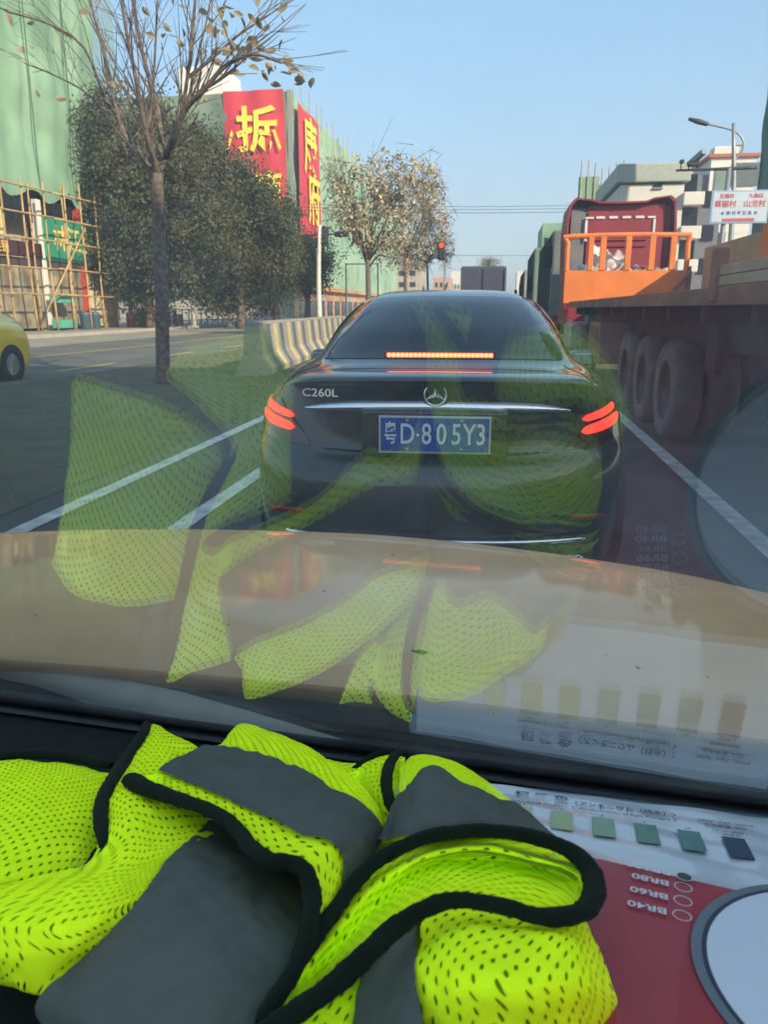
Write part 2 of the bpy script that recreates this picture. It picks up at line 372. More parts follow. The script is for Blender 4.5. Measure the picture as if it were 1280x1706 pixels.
def evergreen(Y, trunk_px, ells_px, label, n=30000, m=ever, grp='evergreen trees on the far side of the road', lim=5, size=.10):
    base = atY(trunk_px, 540, Y); base[2] = .15
    r = thing('evergreen_tree', base, label, 'tree', grp)
    el = []
    for (px, py, rx, rz, dy) in ells_px:
        c = atY(px, py, Y + dy); k_ = Y / F_PX / .93; el.append((c, (rx * k_, min(rx, rz) * k_ * .9, rz * k_)))
    tb = MB(); top = el[0][0] - base
    tb.path([(0, 0, -.2), (0.1, 0, 1.6), (top[0] * .3, 0, max(2.4, top[2] * .6))], [.32, .24, .18], 9); tb.build('trunk', bark, r, True)
    for e in el[:lim]:
        q = e[0] - base; lb = MB(); lb.path([(0.05, 0, 1.5), (q[0] * .45, q[1] * .4, 1.5 + (q[2] - 1.5) * .55), tuple(q)], [.16, .10, .04], 7); lb.build('limb', bark, r, True)
    mesh_crown('crown', crown_points(el, n, 1.25, 240), size, m, r, .6); return r
evergreen(47, 250, [(215, 330, 62, 90, 0), (185, 225, 42, 62, 0), (200, 425, 50, 70, 0), (262, 255, 52, 62, 1), (320, 400, 66, 66, 0), (280, 330, 60, 70, 0), (255, 440, 60, 60, 0)],
          'tall dark evergreen tree beside the bamboo scaffolding', 72000)
evergreen(52, 400, [(375, 350, 62, 66, 0), (318, 262, 44, 52, 0), (430, 405, 54, 62, 0), (370, 440, 74, 62, 0), (445, 355, 34, 36, 1), (345, 320, 52, 48, 0), (400, 300, 34, 32, 0)],
          'broad dark evergreen tree in front of the red banner on the left', 60000)
evergreen(60, 460, [(452, 455, 42, 52, 0), (400, 475, 60, 42, 0), (474, 390, 22, 46, 0), (465, 425, 28, 50, 0)], 'darkest evergreen tree, right of the broad one beside the banner building corner', 26000)
evergreen(66, 512, [(515, 440, 32, 38, 0), (500, 465, 30, 24, 0), (535, 425, 14, 20, 0)], 'small light green tree under the long red banner', 12000, brightleaf, None)

# bare tree on the median
def bare_tree():
    Y0 = 13.5; base = atY(271, 600, Y0); base[2] = 0
    r = thing('bare_tree', base, 'nearly leafless young tree with a slim dark trunk on the near median', 'tree')
    P = lambda px, py, dy=0.: tuple(atY(px, py, Y0 + dy) - base)
    tb = MB(); tb.path([(0, 0, -.05), (.0, 0, .4), P(269, 480), P(264, 380), P(262, 300), P(262, 268)], [.15, .125, .118, .112, .10, .055], 12); tb.build('trunk', bark, r, True)
    limbs = [[(262, 296), (248, 280, .1), (232, 262, .2), (215, 240, .4), (195, 190, .5), (180, 120, .6), (165, 60, .7), (140, -40, .8)],
             [(262, 290), (255, 262, -.2), (246, 235, -.4), (235, 180, -.6), (222, 110, -.8), (208, 40, -.9), (196, -60, -1)],
             [(264, 285), (268, 240, .4), (262, 180, .6), (240, 100, .9), (225, 20, 1.), (222, -70, 1.1)],
             [(264, 288), (276, 262, 0), (287, 240, .1), (300, 200, .1), (312, 130, .1), (320, 60, .1), (330, -50, .2)],
             [(276, 262, 0), (292, 222, -.4), (310, 180, -.6), (340, 150, -.8), (375, 110, -.9), (420, 90, -1.), (470, 105, -1)],
             [(300, 200, .1), (318, 150, .4), (330, 90, .6), (345, 30, .7), (360, -60, .8)],
             [(246, 235, -.4), (252, 170, -.2), (258, 90, 0.), (262, 0, 0), (266, -60, 0)],
             [(312, 130, .1), (350, 100, 0), (395, 60, .1), (440, 30, .1), (470, 10, .2)],
             [(215, 240, .4), (190, 215, .8), (150, 160, 1.1), (100, 130, 1.3), (40, 105, 1.5)],
             [(195, 190, .5), (175, 165, .3), (140, 80, .1), (80, 40, 0), (10, 20, 0)]]
    tips = []
    for L in limbs:
        pts = [Vector(P(*q)) for q in L]; n = len(pts); r0 = .06 if L[0][1] > 255 else .032
        rs = [r0 * (1 - .72 * i / (n - 1)) for i in range(n)]
        MB().path(pts, rs, 8).build('limb', bark, r, True)
        for i in range(1, n):
            for _ in range(2 if i < 3 else 5):
                f = random.random(); a = pts[i - 1].lerp(pts[i], f); d = (pts[i] - pts[i - 1]).normalized()
                d = (d + Vector((random.gauss(0, .42), random.gauss(0, .42), abs(random.gauss(0, .2))))).normalized(); ln = random.uniform(.5, 1.5)
                tips.append((a, d, ln, rs[i] * .45))
    tw = MB(); ends = []
    for a, d, ln, rr in tips:
        p1 = a + d * ln * .5 + Vector((random.gauss(0, .04), 0, .05)); p2 = a + d * ln + Vector((random.gauss(0, .08), random.gauss(0, .08), .12))
        rr = max(rr, .006); tw.path([a, p1, p2], [rr, rr * .7, .004], 5); ends.append(p2)
        for _ in range(2):
            e = p1 + (d + Vector((random.gauss(0, .6), random.gauss(0, .6), random.gauss(.1, .3)))).normalized() * ln * .45
            tw.bar(p1, e, rr * .5, .003, 4); ends.append(e)
    o = tw.build('twigs', bark, r); o['kind'] = 'stuff'
    # leaves: each its own piece
    lm = []
    for kx in range(3):
        b_ = bmesh.new(); w = .055 + .01 * kx
        pts = [(0, 0, 0), (w * .7, .05, .01), (w, .12, .015), (w * .6, .19, .005), (0, .24, -.02), (-w * .6, .19, .01), (-w, .12, .02), (-w * .7, .05, .012)]
        c_ = b_.verts.new((0, .12, -.012)); vv = [b_.verts.new(p) for p in pts]
        for i in range(8): b_.faces.new((c_, vv[i], vv[(i + 1) % 8]))
        bmesh.ops.scale(b_, vec=(.85, .85, .85), verts=b_.verts)
        me = bpy.data.meshes.new('leaf'); b_.to_mesh(me); b_.free(); me.materials.append(dryleaf); lm.append(me)
    spots = [(392, 15), (412, 22), (435, 50), (462, 20), (470, 95), (372, 60), (360, 42), (385, 95), (405, 70), (430, 95), (445, 105), (460, 112), (475, 98), (490, 110), (505, 128), (497, 118), (425, 78), (400, 105), (418, 100),
             (350, 38), (346, 45), (268, 15), (268, 38), (310, 15), (256, 76), (270, 72), (300, 62), (305, 48), (370, 82), (372, 105), (392, 85), (408, 50), (345, 85), (400, 120), (450, 140), (365, 88),
             (10, 20), (33, 77), (50, 75), (57, 34), (90, 163), (117, 183), (122, 188), (68, 160), (180, 137), (210, 140), (360, 20), (380, 45), (388, 78), (412, 108), (428, 62), (440, 85), (480, 118), (508, 135), (340, 172), (230, 130), (150, 20), (430, 12), (352, 10), (330, 20)]
    for i, (px, py) in enumerate(spots + [(x + random.gauss(0, 13), y + random.gauss(0, 10)) for x, y in spots[:34]]):
        o = link('leaf', lm[i % 3], r, P(px, py, random.uniform(-.6, .6))); o.rotation_euler = (random.uniform(0, 6.28), random.uniform(0, 6.28), random.uniform(0, 6.28))
    return r
bare_tree()
def dry_tree(Y, tpx, ells, label, n, grp='dry leaved trees along the median'):
    base = atY(tpx, 530, Y); base[2] = 0; r = thing('dry_leaf_tree', base, label, 'tree', grp); el = []
    for (px, py, rx, rz) in ells: k_ = Y / F_PX / .95; el.append((atY(px, py, Y), (rx * k_, rx * k_ * .8, rz * k_)))
    top = atY(tpx, 432, Y) - base
    MB().path([(0, 0, -.05), (0.02, 0, top[2] * .5), tuple(top)], [.13, .11, .10], 9).build('trunk', bark, r, True)
    for i in range(12):
        e = el[i % len(el)]; q = e[0] + RS.normal(size=3) * np.array(e[1]) * .5 - base; m_ = (np.array(top) * .5 + q * .5) + np.array([0, 0, .1]) 
        MB().path([tuple(top * (.85 + .15 * random.random())), tuple(m_), tuple(q)], [.06, .035, .012], 6).build('limb', bark, r, True)
    P_ = crown_points(el, n, .35, 9); mesh_crown('crown', P_, .085, dryleaf, r, .6)
    tw = MB()
    for i in range(160):
        e = el[i % len(el)]; q = e[0] + RS.normal(size=3) * np.array(e[1]) * .55 - base; d = RS.normal(size=3) * .35 + np.array([0, 0, .3]); tw.bar(tuple(q - d), tuple(q + d), .014, .006, 4)
    tw.build('twigs', bark, r)['kind'] = 'stuff'; return r
dry_tree(36, 613, [(600, 330, 45, 50), (650, 300, 40, 42), (570, 345, 24, 40), (635, 375, 62, 40), (700, 310, 32, 40), (560, 290, 15, 20)], 'biggest dry leaved tree, its trunk just left of the black car roof', 4300)
dry_tree(50, 675, [(680, 350, 45, 60), (715, 330, 26, 50), (670, 420, 44, 26), (725, 380, 26, 34)], 'second dry leaved tree, hidden in part by the first one beside the green netting', 4600)
dry_tree(75, 712, [(715, 400, 28, 36), (690, 430, 32, 22), (740, 415, 16, 26)], 'third and smallest dry leaved tree, beside the hanging red traffic light', 3500)
dry_tree(120, 815, [(815, 437, 14, 8)], 'faint treetop showing above the far dark lorry', 500, None)

# ------------------------------------------------------------------ left: netted building with bamboo scaffolding
def building_A():
    X = -25.0
    r = thing('scaffolded_building', (-31, 34, .15), 'building wrapped in pale green netting behind bamboo scaffolding at the left edge', 'building')
    L = origin(r)
    MB().box((-31.6 - L[0], 34 - L[1], 14 - L[2]), (11.6, 28, 28)).build('wall', beigewall, r)
    # draped netting (a wavy sheet with real folds)
    ny, nz = 70, 46; V = []
    for i in range(ny + 1):
        for j in range(nz + 1):
            y = 19.8 + 29.0 * i / ny; z = 7.15 + 22.5 * j / nz
            w = .10 * math.sin(y * 1.7 + z * .25) + .06 * math.sin(y * 4.1 - z * .5) + .12 * math.sin(z * 1.1 + y * .3)
            V.append((X + .15 + w - L[0], y - L[1], z + (.25 * math.sin(y * 1.9) if j == 0 else 0) - L[2]))
    raw('netting', V, grid_faces(ny + 1, nz + 1), greennet, r, smooth=True)
    nzz = [(X - 12, 0), (X + .1, 0)]
    V = []; 
    for i in range(20):
        for j in range(20):
            x = X - 12 + 12.15 * i / 19; z = 7.2 + 22.4 * j / 19; V.append((x - L[0], 48.8 + .08 * math.sin(x * 3 + z) - L[1], z - L[2]))
    raw('netting', V, grid_faces(20, 20), greennet, r, smooth=True)
    seam = mat('net_seam', (0.07, .15, .11), .9)
    for y in (24.5, 28.2, 32.6, 37, 41.2, 45): MB().bar((X + .33 - L[0], y - L[1], 7.3), (X + .36 - L[0], y + .3 - L[1], 28), .035, n=5).build('seam', seam, r)
    # shop fronts in bays
    sm_green = mat('green_signboard', (0.03, 0.28, 0.17), .5, var=.08)
    sm_dark = mat('dark_signboard', (0.07, .025, .03), .5); sm_white = mat('white_signboard', (.75, .75, .72), .5, var=.03)
    yel = mat('yellow_lettering', (0.85, 0.62, 0.16), .5, var=.03)
    red_ = mat('red_signboard', (.5, .05, .04), .5)
    shopd = mat('shop_interior', (0.27, .23, .16), .8, var=.5, scale=1.2); cream = mat('cream_panel', (0.62, .54, .36), .7, var=.1)
    for k_, (y0, y1) in enumerate([(20, 25), (25.4, 30.3), (30.7, 35.6), (36, 40.9), (41.3, 45.0), (45.4, 48.6)]):
        yc = (y0 + y1) / 2
        MB().box((X - .05 - L[0], yc - L[1], 1.7), (.3, y1 - y0 - .1, 3.1)).build('shop_front', [shopd, cream, shopd, shopd, shopd, cream][k_], r)
        MB().box((X - .02 - L[0], y1 + .2 - L[1], 3.4), (.45, .4, 6.9), .03).build('pillar', [cream, concrete, cream, whitewall, red_, cream][k_], r)
        MB().box((X + .02 - L[0], yc - L[1], 3.55), (.36, y1 - y0 - .1, .4), .02).build('awning', mat('awning', (.07, .05, .045), .8), r)
        w = MB(); w.box((X + .0 - L[0], yc - L[1], 6.25), (.14, y1 - y0 - .6, 1.3)); w.build('window', darkglass, r)
    def sign(y0, y1, z0, z1, m, txt, size, tm, dx=.25):
        o = MB().box((X + dx - L[0], (y0 + y1) / 2 - L[1], (z0 + z1) / 2 - L[2]), (.12, y1 - y0, z1 - z0), .02).build('signboard', m, r)
        if txt: text('lettering', txt, size, tm, o, (X + dx + .07 - L[0], (y0 + y1) / 2 - L[1], (z0 + z1) / 2 - L[2]), (0, 1, 0), (0, 0, 1), .004, bold=.015)
        return o
    sign(41.2, 48.6, 3.9, 6.2, sm_green, '林江宝店', 1.45, yel)
    sign(30.5, 40.8, 3.95, 4.7, sm_dark, '大参林药房连锁', .62, yel)
    sign(36.2, 37.6, 4.9, 6.2, mat('yellow_signboard', (.75, .6, .25), .6), '药', 1.0, mat('dark_lettering', (.1, .03, .03), .6))
    sign(46.2, 48.4, 2.7, 3.6, sm_white, '喜', .8, yel, 1.0)
    sign(45.5, 48.2, .9, 2.4, cream, '', 1, yel, .3)
    teal = mat('teal_shelf', (.10, .42, .30), .6)
    for z in (.35, 1.7): MB().box((X + .9 - L[0], 41.3 - L[1], z), (.6, 1.6, .45), .02).build('counter', teal, r)
    # scaffolding = a thing of its own
    s = thing('bamboo_scaffolding', (X + 1.2, 34, .15), 'bamboo scaffolding lattice standing before the shop fronts under the green netting', 'scaffolding')
    Q = origin(s)
    for i in range(17):
        y = 22 + 1.78 * i; zt = 7.4 + random.uniform(-.1, .7)
        for row, dx in ((0, .1), (1, -.75)):
            if row and i % 2: continue
            MB().path([(dx + random.gauss(0, .04), y - Q[1] + random.gauss(0, .05), -.05), (dx + random.gauss(0, .05), y - Q[1] + random.gauss(0, .1), zt * .5), (dx, y - Q[1] + random.gauss(0, .12), zt)], [.062, .055, .045], 7).build('upright_pole', bamboo, s, True)
    for z in (1.9, 3.25, 4.6, 5.75, 7.1):
        for (ya, yb) in ((20.5, 31), (30.2, 41.2), (40.4, 51.2)):
            MB().path([(.2, ya - Q[1], z + random.gauss(0, .05)), (.22, (ya + yb) / 2 - Q[1], z + random.gauss(0, .06)), (.2, yb - Q[1], z + random.gauss(0, .06))], [.055, .05, .045], 7).build('ledger_pole', bamboo, s, True)
        for yy in (46.5, 49.4, 51):
            MB().bar((-1.6, yy - Q[1], z + .1), (.5, yy - Q[1], z + .05), .045, n=6).build('cross_pole', bamboo, s, True)
    for yy in (50.3, 51.0):
        for dx in (.1, -.8): MB().bar((dx, yy - Q[1], -.05), (dx, yy - Q[1], 7.6), .055, n=7).build('upright_pole', bamboo, s, True)
    for (ya, yb, z0, z1) in ((38.6, 43.4, 1.0, 5.6), (49.8, 47.6, 0, 2.9), (26, 30, .5, 5)):
        MB().bar((.32, ya - Q[1], z0), (.32, yb - Q[1], z1), .055, n=7).build('brace_pole', bamboo, s, True)
    # things on the pavement
    for (y, w, lab) in ((51.8, 1.5, 'beige stone planter at the end of the bamboo scaffolding'), (55.2, 1.9, 'beige stone planter further on, below the dark evergreen trees')):
        t = thing('planter', (-24.2, y, .15), lab, 'planter', 'stone planters on the left pavement')
        MB().box((0, 0, .4), (w, w * .8, .8), .06).build('pot', beigewall, t)
        P_ = crown_points([(np.array([-24.2, y, 1.15]), (w * .4, w * .35, .3))], 260, .25, 9); mesh_crown('plant', P_, .1, brightleaf, t)
    for (y, dz, col, lab, nm) in ((43.2, 0, (.05, .10, .13), 'dark blue bin before the shop front, left of the red pillar', 'bin'), (44.3, 0, (.04, .09, .13), 'dark blue bin nearest the red pillar', 'bin'), (49.0, 0, (.6, .06, .05), 'red and white hydrant post near the stone planter', 'post')):
        t = thing('litter_bin' if nm == 'bin' else 'marker_post', (-23.9, y, .15), lab, nm)
        MB().lathe([(0, .26), (.05, .3), (.75, .3), (.8, .32)], (0, 0, 0), 'z', 16).build('body', mat('blue_bin' if nm == 'bin' else 'red_post', col, .5), t, True)
        MB().lathe([(.8, .32), (.95, .25), (1.03, .02)], (0, 0, 0), 'z', 16).build('lid', mat('bin_lid', (.10, .12, .14), .4) if nm == 'bin' else sm_white, t, True)
building_A()

# tall glass tower far behind, left
t = thing('glass_tower', (-83.5, 160, 0), 'tall blue glass tower rising between the green netting and the trees', 'building')
MB().box((-1, 0, 35), (9.5, 12, 70)).build('wall', mat('blue_cladding', (0.18, 0.30, 0.36), .3, var=.1), t)
tb_ = mat('blue_glass', (.10, .22, .30), .12, var=.1)
for i in range(20):
    MB().box((-1, -6.03, 2 + i * 3.4), (8.6, .2, 1.9)).build('window', tb_, t)
MB().box((-6.6, -2, 22), (1.6, 6, 44)).build('stair_shaft', whitewall, t)

# ------------------------------------------------------------------ demolition-banner building
def building_B():
    X, Y0, Y1, H = -26.0, 99.0, 200.0, 26.4
    r = thing('banner_building', (-36, 99, 0), 'long building wrapped in green netting and hung with two red demolition banners', 'building')
    L = origin(r)
    MB().box((-38.5 - L[0], 150 - L[1], H / 2 - .2), (24.6, 101, H - .6)).build('wall', concrete, r)
    V = []
    for i in range(60):
        for j in range(20):
            y = Y0 + (Y1 - Y0) * i / 59; z = 4.2 + (H - 4.2) * j / 19 + (.5 * math.sin(y * .9) if j == 19 else 0)
            V.append((X + .25 + .14 * math.sin(y * .8 + z * .3) + .10 * math.sin(z * .9) - L[0], y - L[1], z))
    raw('netting', V, grid_faces(60, 20), mat('pale_green_netting', (0.22, .40, .27), .85, var=.12, scale=.25, col2=(.34, .47, .33), detail=8, bump=1, bscale=1.0), r, smooth=True)
    V = []
    for i in range(40):
        for j in range(20):
            x = X - 25.2 + 25.3 * i / 39; z = 3 + (H - 3) * j / 19
            V.append((x - L[0], Y0 - .35 + .12 * math.sin(x * 1.4 + z * .3) + .1 * math.sin(z) - L[1], z))
    raw('netting', V, grid_faces(40, 20), mat('grey_green_netting', (0.14, .21, .15), .85, var=.12, scale=.3, col2=(.19, .25, .18), detail=8), r, smooth=True)
    for i in range(26): MB().bar((X + .3 - L[0], Y0 + 1 + i * 3.9 - L[1], H - 3), (X + .3 + random.gauss(0, .1) - L[0], Y0 + 1 + i * 3.9 - L[1], H + random.uniform(.6, 2.4)), .06, n=5).build('upright_pole', bamboo, r)
    MB().box((X + .1 - L[0], -.1, H / 2), (.5, .5, H + .3)).build('corner_post', mat('grey_corner', (.25, .27, .24), .8), r)
    # street-level shops
    sh = [(.55, .35, .16), (.5, .25, .16), (.42, .40, .32), (.6, .3, .2)]
    for i in range(18):
        y = 101 + i * 5.4
        MB().box((X + .35 - L[0], y - L[1], 2.0), (.6, 4.9, 3.6)).build('shop_front', mat('shop_front_%d' % (i % 4), sh[i % 4], .7, var=.3, scale=.8), r)
        MB().box((X + .7 - L[0], y - L[1], 1.3), (.1, 3.6, 2.3)).build('shop_window', darkglass, r)
        MB().box((X + .9 - L[0], y - L[1], 4.0), (1.0, 4.9, .5)).build('awning', mat('orange_awning', (.55, .30, .12), .7, var=.2, scale=.3), r)
    # roof tank
    a = atY(294, 116, 101); b_ = atY(370, 150, 101)
    MB().box(((a[0] + b_[0]) / 2 - L[0], 6, 27.5), (b_[0] - a[0], 7, 5.6), .1).build('stair_tower', mat('white_render', (.72, .68, .62), .8), r)
    return r
building_B()
bannerred = mat('red_cloth', (0.62, 0.035, 0.055), .7, var=.10, scale=.3, bump=.4, bscale=.6)
banneryel = mat('banner_yellow', (0.90, 0.68, 0.07), .7, var=.05)
def banner(px0, px1, py0, py1, side, label):
    if side:   # on the road-facing wall
        y0 = atX(px0, py0, -25.4)[1]; y1 = atX(px1, py0, -25.4)[1]; z1 = 25.4; z0 = atX(px0, py1, -25.4)[2]
        o = thing('banner', (-25.4, y0, z0), label, 'banner', 'red demolition banners'); W_ = y1 - y0
        f = lambda u, v: (.10 * math.sin(u * 9 + v * 2) + .25, u * W_, v * (z1 - z0))
    else:
        a = atY(px0, py0, 98.2); b_ = atY(px1, py1, 98.2); z0, z1 = b_[2], a[2]
        o = thing('banner', (a[0], 98.2, z0), label, 'banner', 'red demolition banners'); W_ = b_[0] - a[0]
        f = lambda u, v: (u * W_, .10 * math.sin(u * 13 + v * 3) + .16 * math.sin(u * 5 - v * 6) + .1, v * (z1 - z0))
    n = 48; raw('banner_cloth', [f(i / n, j / n) for i in range(n + 1) for j in range(n + 1)], grid_faces(n + 1, n + 1), bannerred, o, smooth=True)
    return o, W_, z1 - z0
o, w, h = banner(370, 478, 152, 345, False, 'broad red banner with a big yellow character on the wall facing us')
text('lettering', '拆', 5.3, banneryel, o, (w * .56, -.28, h * .64), (1, 0, 0), (0, 0, 1), .01, bold=.022)
text('lettering', '简', 4.6, banneryel, o, (w * .66, -.28, h * .12), (1, 0, 0), (0, 0, 1), .01, bold=.022)
for s_, u_ in ((-1, .10), (1, .88)):
    MB().box((w * u_, -.26, h * .58), (.32, .06, 2.3), ry=-.35 * s_).build('slash_mark', banneryel, o)
o, w, h = banner(491, 528, 165, 388, True, 'tall narrow red banner on the wall along the road, right of the corner')
text('lettering', '康', 7.2, banneryel, o, (.45, w * .50, h * .70), (0, 1, 0), (0, 0, 1), .01, bold=.022, sx=1.0)
text('lettering', '府', 6.8, banneryel, o, (.45, w * .62, h * .30), (0, 1, 0), (0, 0, 1), .01, bold=.022, sx=1.0)

# ------------------------------------------------------------------ right-hand buildings
def block(name, x0, x1, y0, y1, H, m, label, cat='building', grp=None):
    r = thing(name, ((x0 + x1) / 2, y0, 0), label, cat, grp)
    MB().box((0, (y1 - y0) / 2, H / 2), (x1 - x0, y1 - y0, H)).build('wall', m, r); return r
# near blocks to our right and behind: they throw the shade we are standing in
r = block('apartment_block', 18, 32, -75, -7.5, 20.5, beigewall, 'plain beige apartment block behind and to the right of the car')
for i in range(11):
    for j in range(5): MB().box((-7.02, 4 + i * 5.5, 3 + j * 3.6), (.15, 2.2, 1.7)).build('window', darkglass, r)
# dark netted tower at the right edge
r = thing('netted_tower', (21, 34, 0), 'tall dark building wrapped in deep green netting at the right edge', 'building')
a = atX(1254, 380, 18.0); Yf = a[1]
MB().box((.15, (Yf - 34) / 2, 17.4), (5.7, Yf - 34 - .6, 35)).build('wall', concrete, r)
V = []
for i in range(46):
    for j in range(44):
        y = -.3 + (Yf - 34 + .2) * i / 45; z = .2 + 35 * j / 43; V.append((-3.0 + .10 * math.sin(y * 2.3 + z * .5) + .08 * math.sin(z * 1.3), y, z))
raw('netting', V, grid_faces(46, 44), tealnet, r, smooth=True)
V = []
for i in range(30):
    for j in range(44):
        x = -3.0 + 6 * i / 29; z = .2 + 35 * j / 43; V.append((x, -.4 + .1 * math.sin(x * 2 + z * .4), z))
raw('netting', V, grid_faces(30, 44), tealnet, r, smooth=True)
raw('netting', [(x, Yf - 34 - .05 + .1 * math.sin(x * 2 + z), z) for x in np.linspace(-3, 3, 30) for z in np.linspace(.2, 35, 44)], grid_faces(30, 44), tealnet, r, smooth=True)
MB().box((-3.5, (Yf - 34) * .6, 1.6), (.25, (Yf - 34) * .7, 3.2)).build('hoarding', mat('blue_hoarding', (.06, .10, .17), .6), r)
# white apartment house with balconies
def white_house():
    Y = 74.0; a = atY(1038, 275, Y); b_ = atY(1125, 275, Y); c = atY(1040, 298, Y)
    r = thing('white_apartment_house', ((a[0] + 17.5) / 2, Y, 0), 'white apartment house with grey roof parapet and stacked balconies beyond the red cab', 'building'); L = origin(r)
    x0, x1 = a[0] - L[0], 15.3 - L[0]; H = a[2]
    MB().box(((x0 + x1) / 2, 8, H / 2 - .8), (x1 - x0, 16, H - 1.6)).build('wall', whitewall, r)
    MB().box(((x0 + x1) / 2, 8, H - .7), (x1 - x0 + .8, 16.8, 1.5), .1).build('roof', mat('grey_green_roof', (.42, .45, .40), .8, var=.08), r)
    w = atY(1098, 302, Y - .1)
    f = MB().box((w[0] - L[0], -.04, w[2]), (.65, .2, 1.0)).build('window', darkglass, r)
    MB().box((w[0] - L[0], -.1, w[2] - .55), (.85, .2, .1)).build('sill', concrete, f)
    for i in range(4):
        z = 2.2 + i * 2.75
        MB().box((x1 + .8, .8, z), (1.7, 2.6, 1.05), .05).build('balcony', whitewall, r)
        MB().box((x1 + .6, 1.4, z + 1.3), (1.25, 1.2, 1.6)).build('window', darkglass, r)
        MB().box((x1 + .3, 2.2, z + 1.3), (1.6, .2, 2.7)).build('wall', mat('grey_wall', (.34, .34, .35), .8), r)
    MB().box((x1 + 2.6, 6, 5.4), (1.9, 9, 11.6)).build('stair_wing', mat('slate_wall', (.16, .17, .20), .8), r)
    for i in range(4): MB().box((x1 + 2.6, 1.45, 2.2 + i * 2.8), (1.0, .2, 1.3)).build('window', darkglass, r)
    # second white house
    a = atY(1187, 262, 88); b_ = atY(1262, 262, 88)
    q = thing('red_trimmed_house', ((a[0] + b_[0]) / 2, 88, 0), 'white house with a red roof edge beside the dark netted tower', 'building')
    W_ = b_[0] - a[0]; H = a[2]
    MB().box((0, 6, H / 2), (W_, 12, H)).build('wall', whitewall, q)
    MB().box((0, 6, H + .1), (W_ + .7, 12.6, .35), .05).build('roof', mat('red_roof_edge', (.42, .12, .07), .7), q)
    MB().box((-.3, 3, H + .8), (2.4, 2, 1.1), .05).build('roof_hut', whitewall, q)
    MB().box((-W_ / 2 - .7, 5, H / 2 - .8), (1.4, 9, H - 1.5)).build('side_wing', mat('slate_wall', (.16, .17, .20), .8), q)
    MB().box((-1.0, -.05, H - 3.4), (1.3, .2, 4.8)).build('glazed_strip', mat('greenish_glass', (.20, .25, .22), .3), q)
    MB().box((1.3, -.03, H - 1.7), (2.8, .16, 2.2)).build('window', mat('grey_window', (.12, .15, .15), .3), q)
    MB().box((-.9, -.05, H - 8.0), (1.6, .2, 1.6)).build('window', darkglass, q)
    # half-netted block behind
    a = atY(985, 300, 95); b_ = atY(1045, 285, 95)
    g = block('half_netted_block', a[0] - .5, b_[0] + 3, 95, 120, a[2] - .5, mat('grey_blue_wall', (.16, .20, .24), .8, var=.2, scale=.3), 'low grey block with green netting, left of the white apartment house')
    MB().box((-3.4, -.3, (a[2]) / 2), (2.2, .2, a[2] + .6)).build('netting', greennet, g)
    for i in range(7): MB().bar((-4.3 + i * .75, -.5, 0), (-4.3 + i * .75, -.5, a[2] + random.uniform(.4, 2)), .07, n=5).build('upright_pole', bamboo, g)
white_house()
# distant row of buildings right of the vanishing point
for i, (pxa, pxb, py, Y, m) in enumerate([(905, 940, 372, 130, greennet), (862, 905, 452, 230, whitewall), (752, 768, 452, 260, whitewall), (640, 700, 440, 235, beigewall), (722, 750, 462, 240, mat('pinkish_wall', (.5, .32, .24), .8))]):
    a = atY(pxa, py, Y); b_ = atY(pxb, py, Y)
    r = thing('distant_building', ((a[0] + b_[0]) / 2, Y, 0), ['green netted block above the queue of lorries', 'pale low building left of the lorry mirror', 'small pale building just left of the far dark lorry', 'brown building behind the dry leaved trees', 'pinkish building below the hanging traffic light'][i], 'building')
    MB().box((0, 8, a[2] / 2), (b_[0] - a[0], 16, a[2])).build('wall', m, r)
    for k_ in range(3):
        for j in range(max(1, int(a[2] / 3.4))): MB().box(((k_ - 1) * (b_[0] - a[0]) * .3, -.02, 1.8 + j * 3.2), ((b_[0] - a[0]) * .16, .12, 1.4)).build('window', darkglass, r)

# ------------------------------------------------------------------ barrier
def barrier():
    pa, pb = np.array([-4.95, 15.3]), np.array([-6.2, 31.0]); d = (pb - pa) / np.linalg.norm(pb - pa); ang = math.atan2(-d[0], d[1])
    cm = mat('barrier_concrete', (0.30, 0.28, 0.25), .85, var=.12, scale=3); ym = mat('barrier_yellow', (0.56, 0.45, 0.24), .75, var=.15, scale=5); km = mat('barrier_grey_blue', (0.12, .13, .15), .75, var=.15, scale=5)
    n = 5; Ls = 3.0
    prof = [(-.34, 0), (.34, 0), (.34, .12), (.17, .40), (.11, 1.02), (.09, 1.06), (-.09, 1.06), (-.11, 1.02), (-.17, .40), (-.34, .12)]
    labs = ['concrete barrier block with yellow stripes, nearest one with its plain end towards us', 'second striped concrete barrier block from the near end', 'middle striped concrete barrier block of the row', 'fourth striped concrete barrier block from the near end', 'farthest striped concrete barrier block, beside the black car roof']
    for k_ in range(n):
        p = pa + d * (k_ * (Ls + .03)); r = thing('concrete_barrier', (p[0], p[1], .004), labs[k_], 'barrier', 'concrete barrier blocks on the median', ang)
        MB().poly([(x, 0, z) for x, z in prof], (0, Ls, 0)).build('block', cm, r)
        for s in range(4):
            y0 = .30 + s * .70; m = ym if s % 2 == 0 else km
            b_ = MB()
            for side in (1, -1):
                pr = [(.343, .0), (.343, .12), (.173, .40), (.113, 1.0)]
                for q in range(3):
                    (xa, za), (xb, zb) = pr[q], pr[q + 1]; b_.quad((side * xa, y0, za), (side * xa, y0 + .40, za), (side * xb, y0 + .40, zb), (side * xb, y0, zb))
            b_.build('painted_stripe', m, r)
barrier()

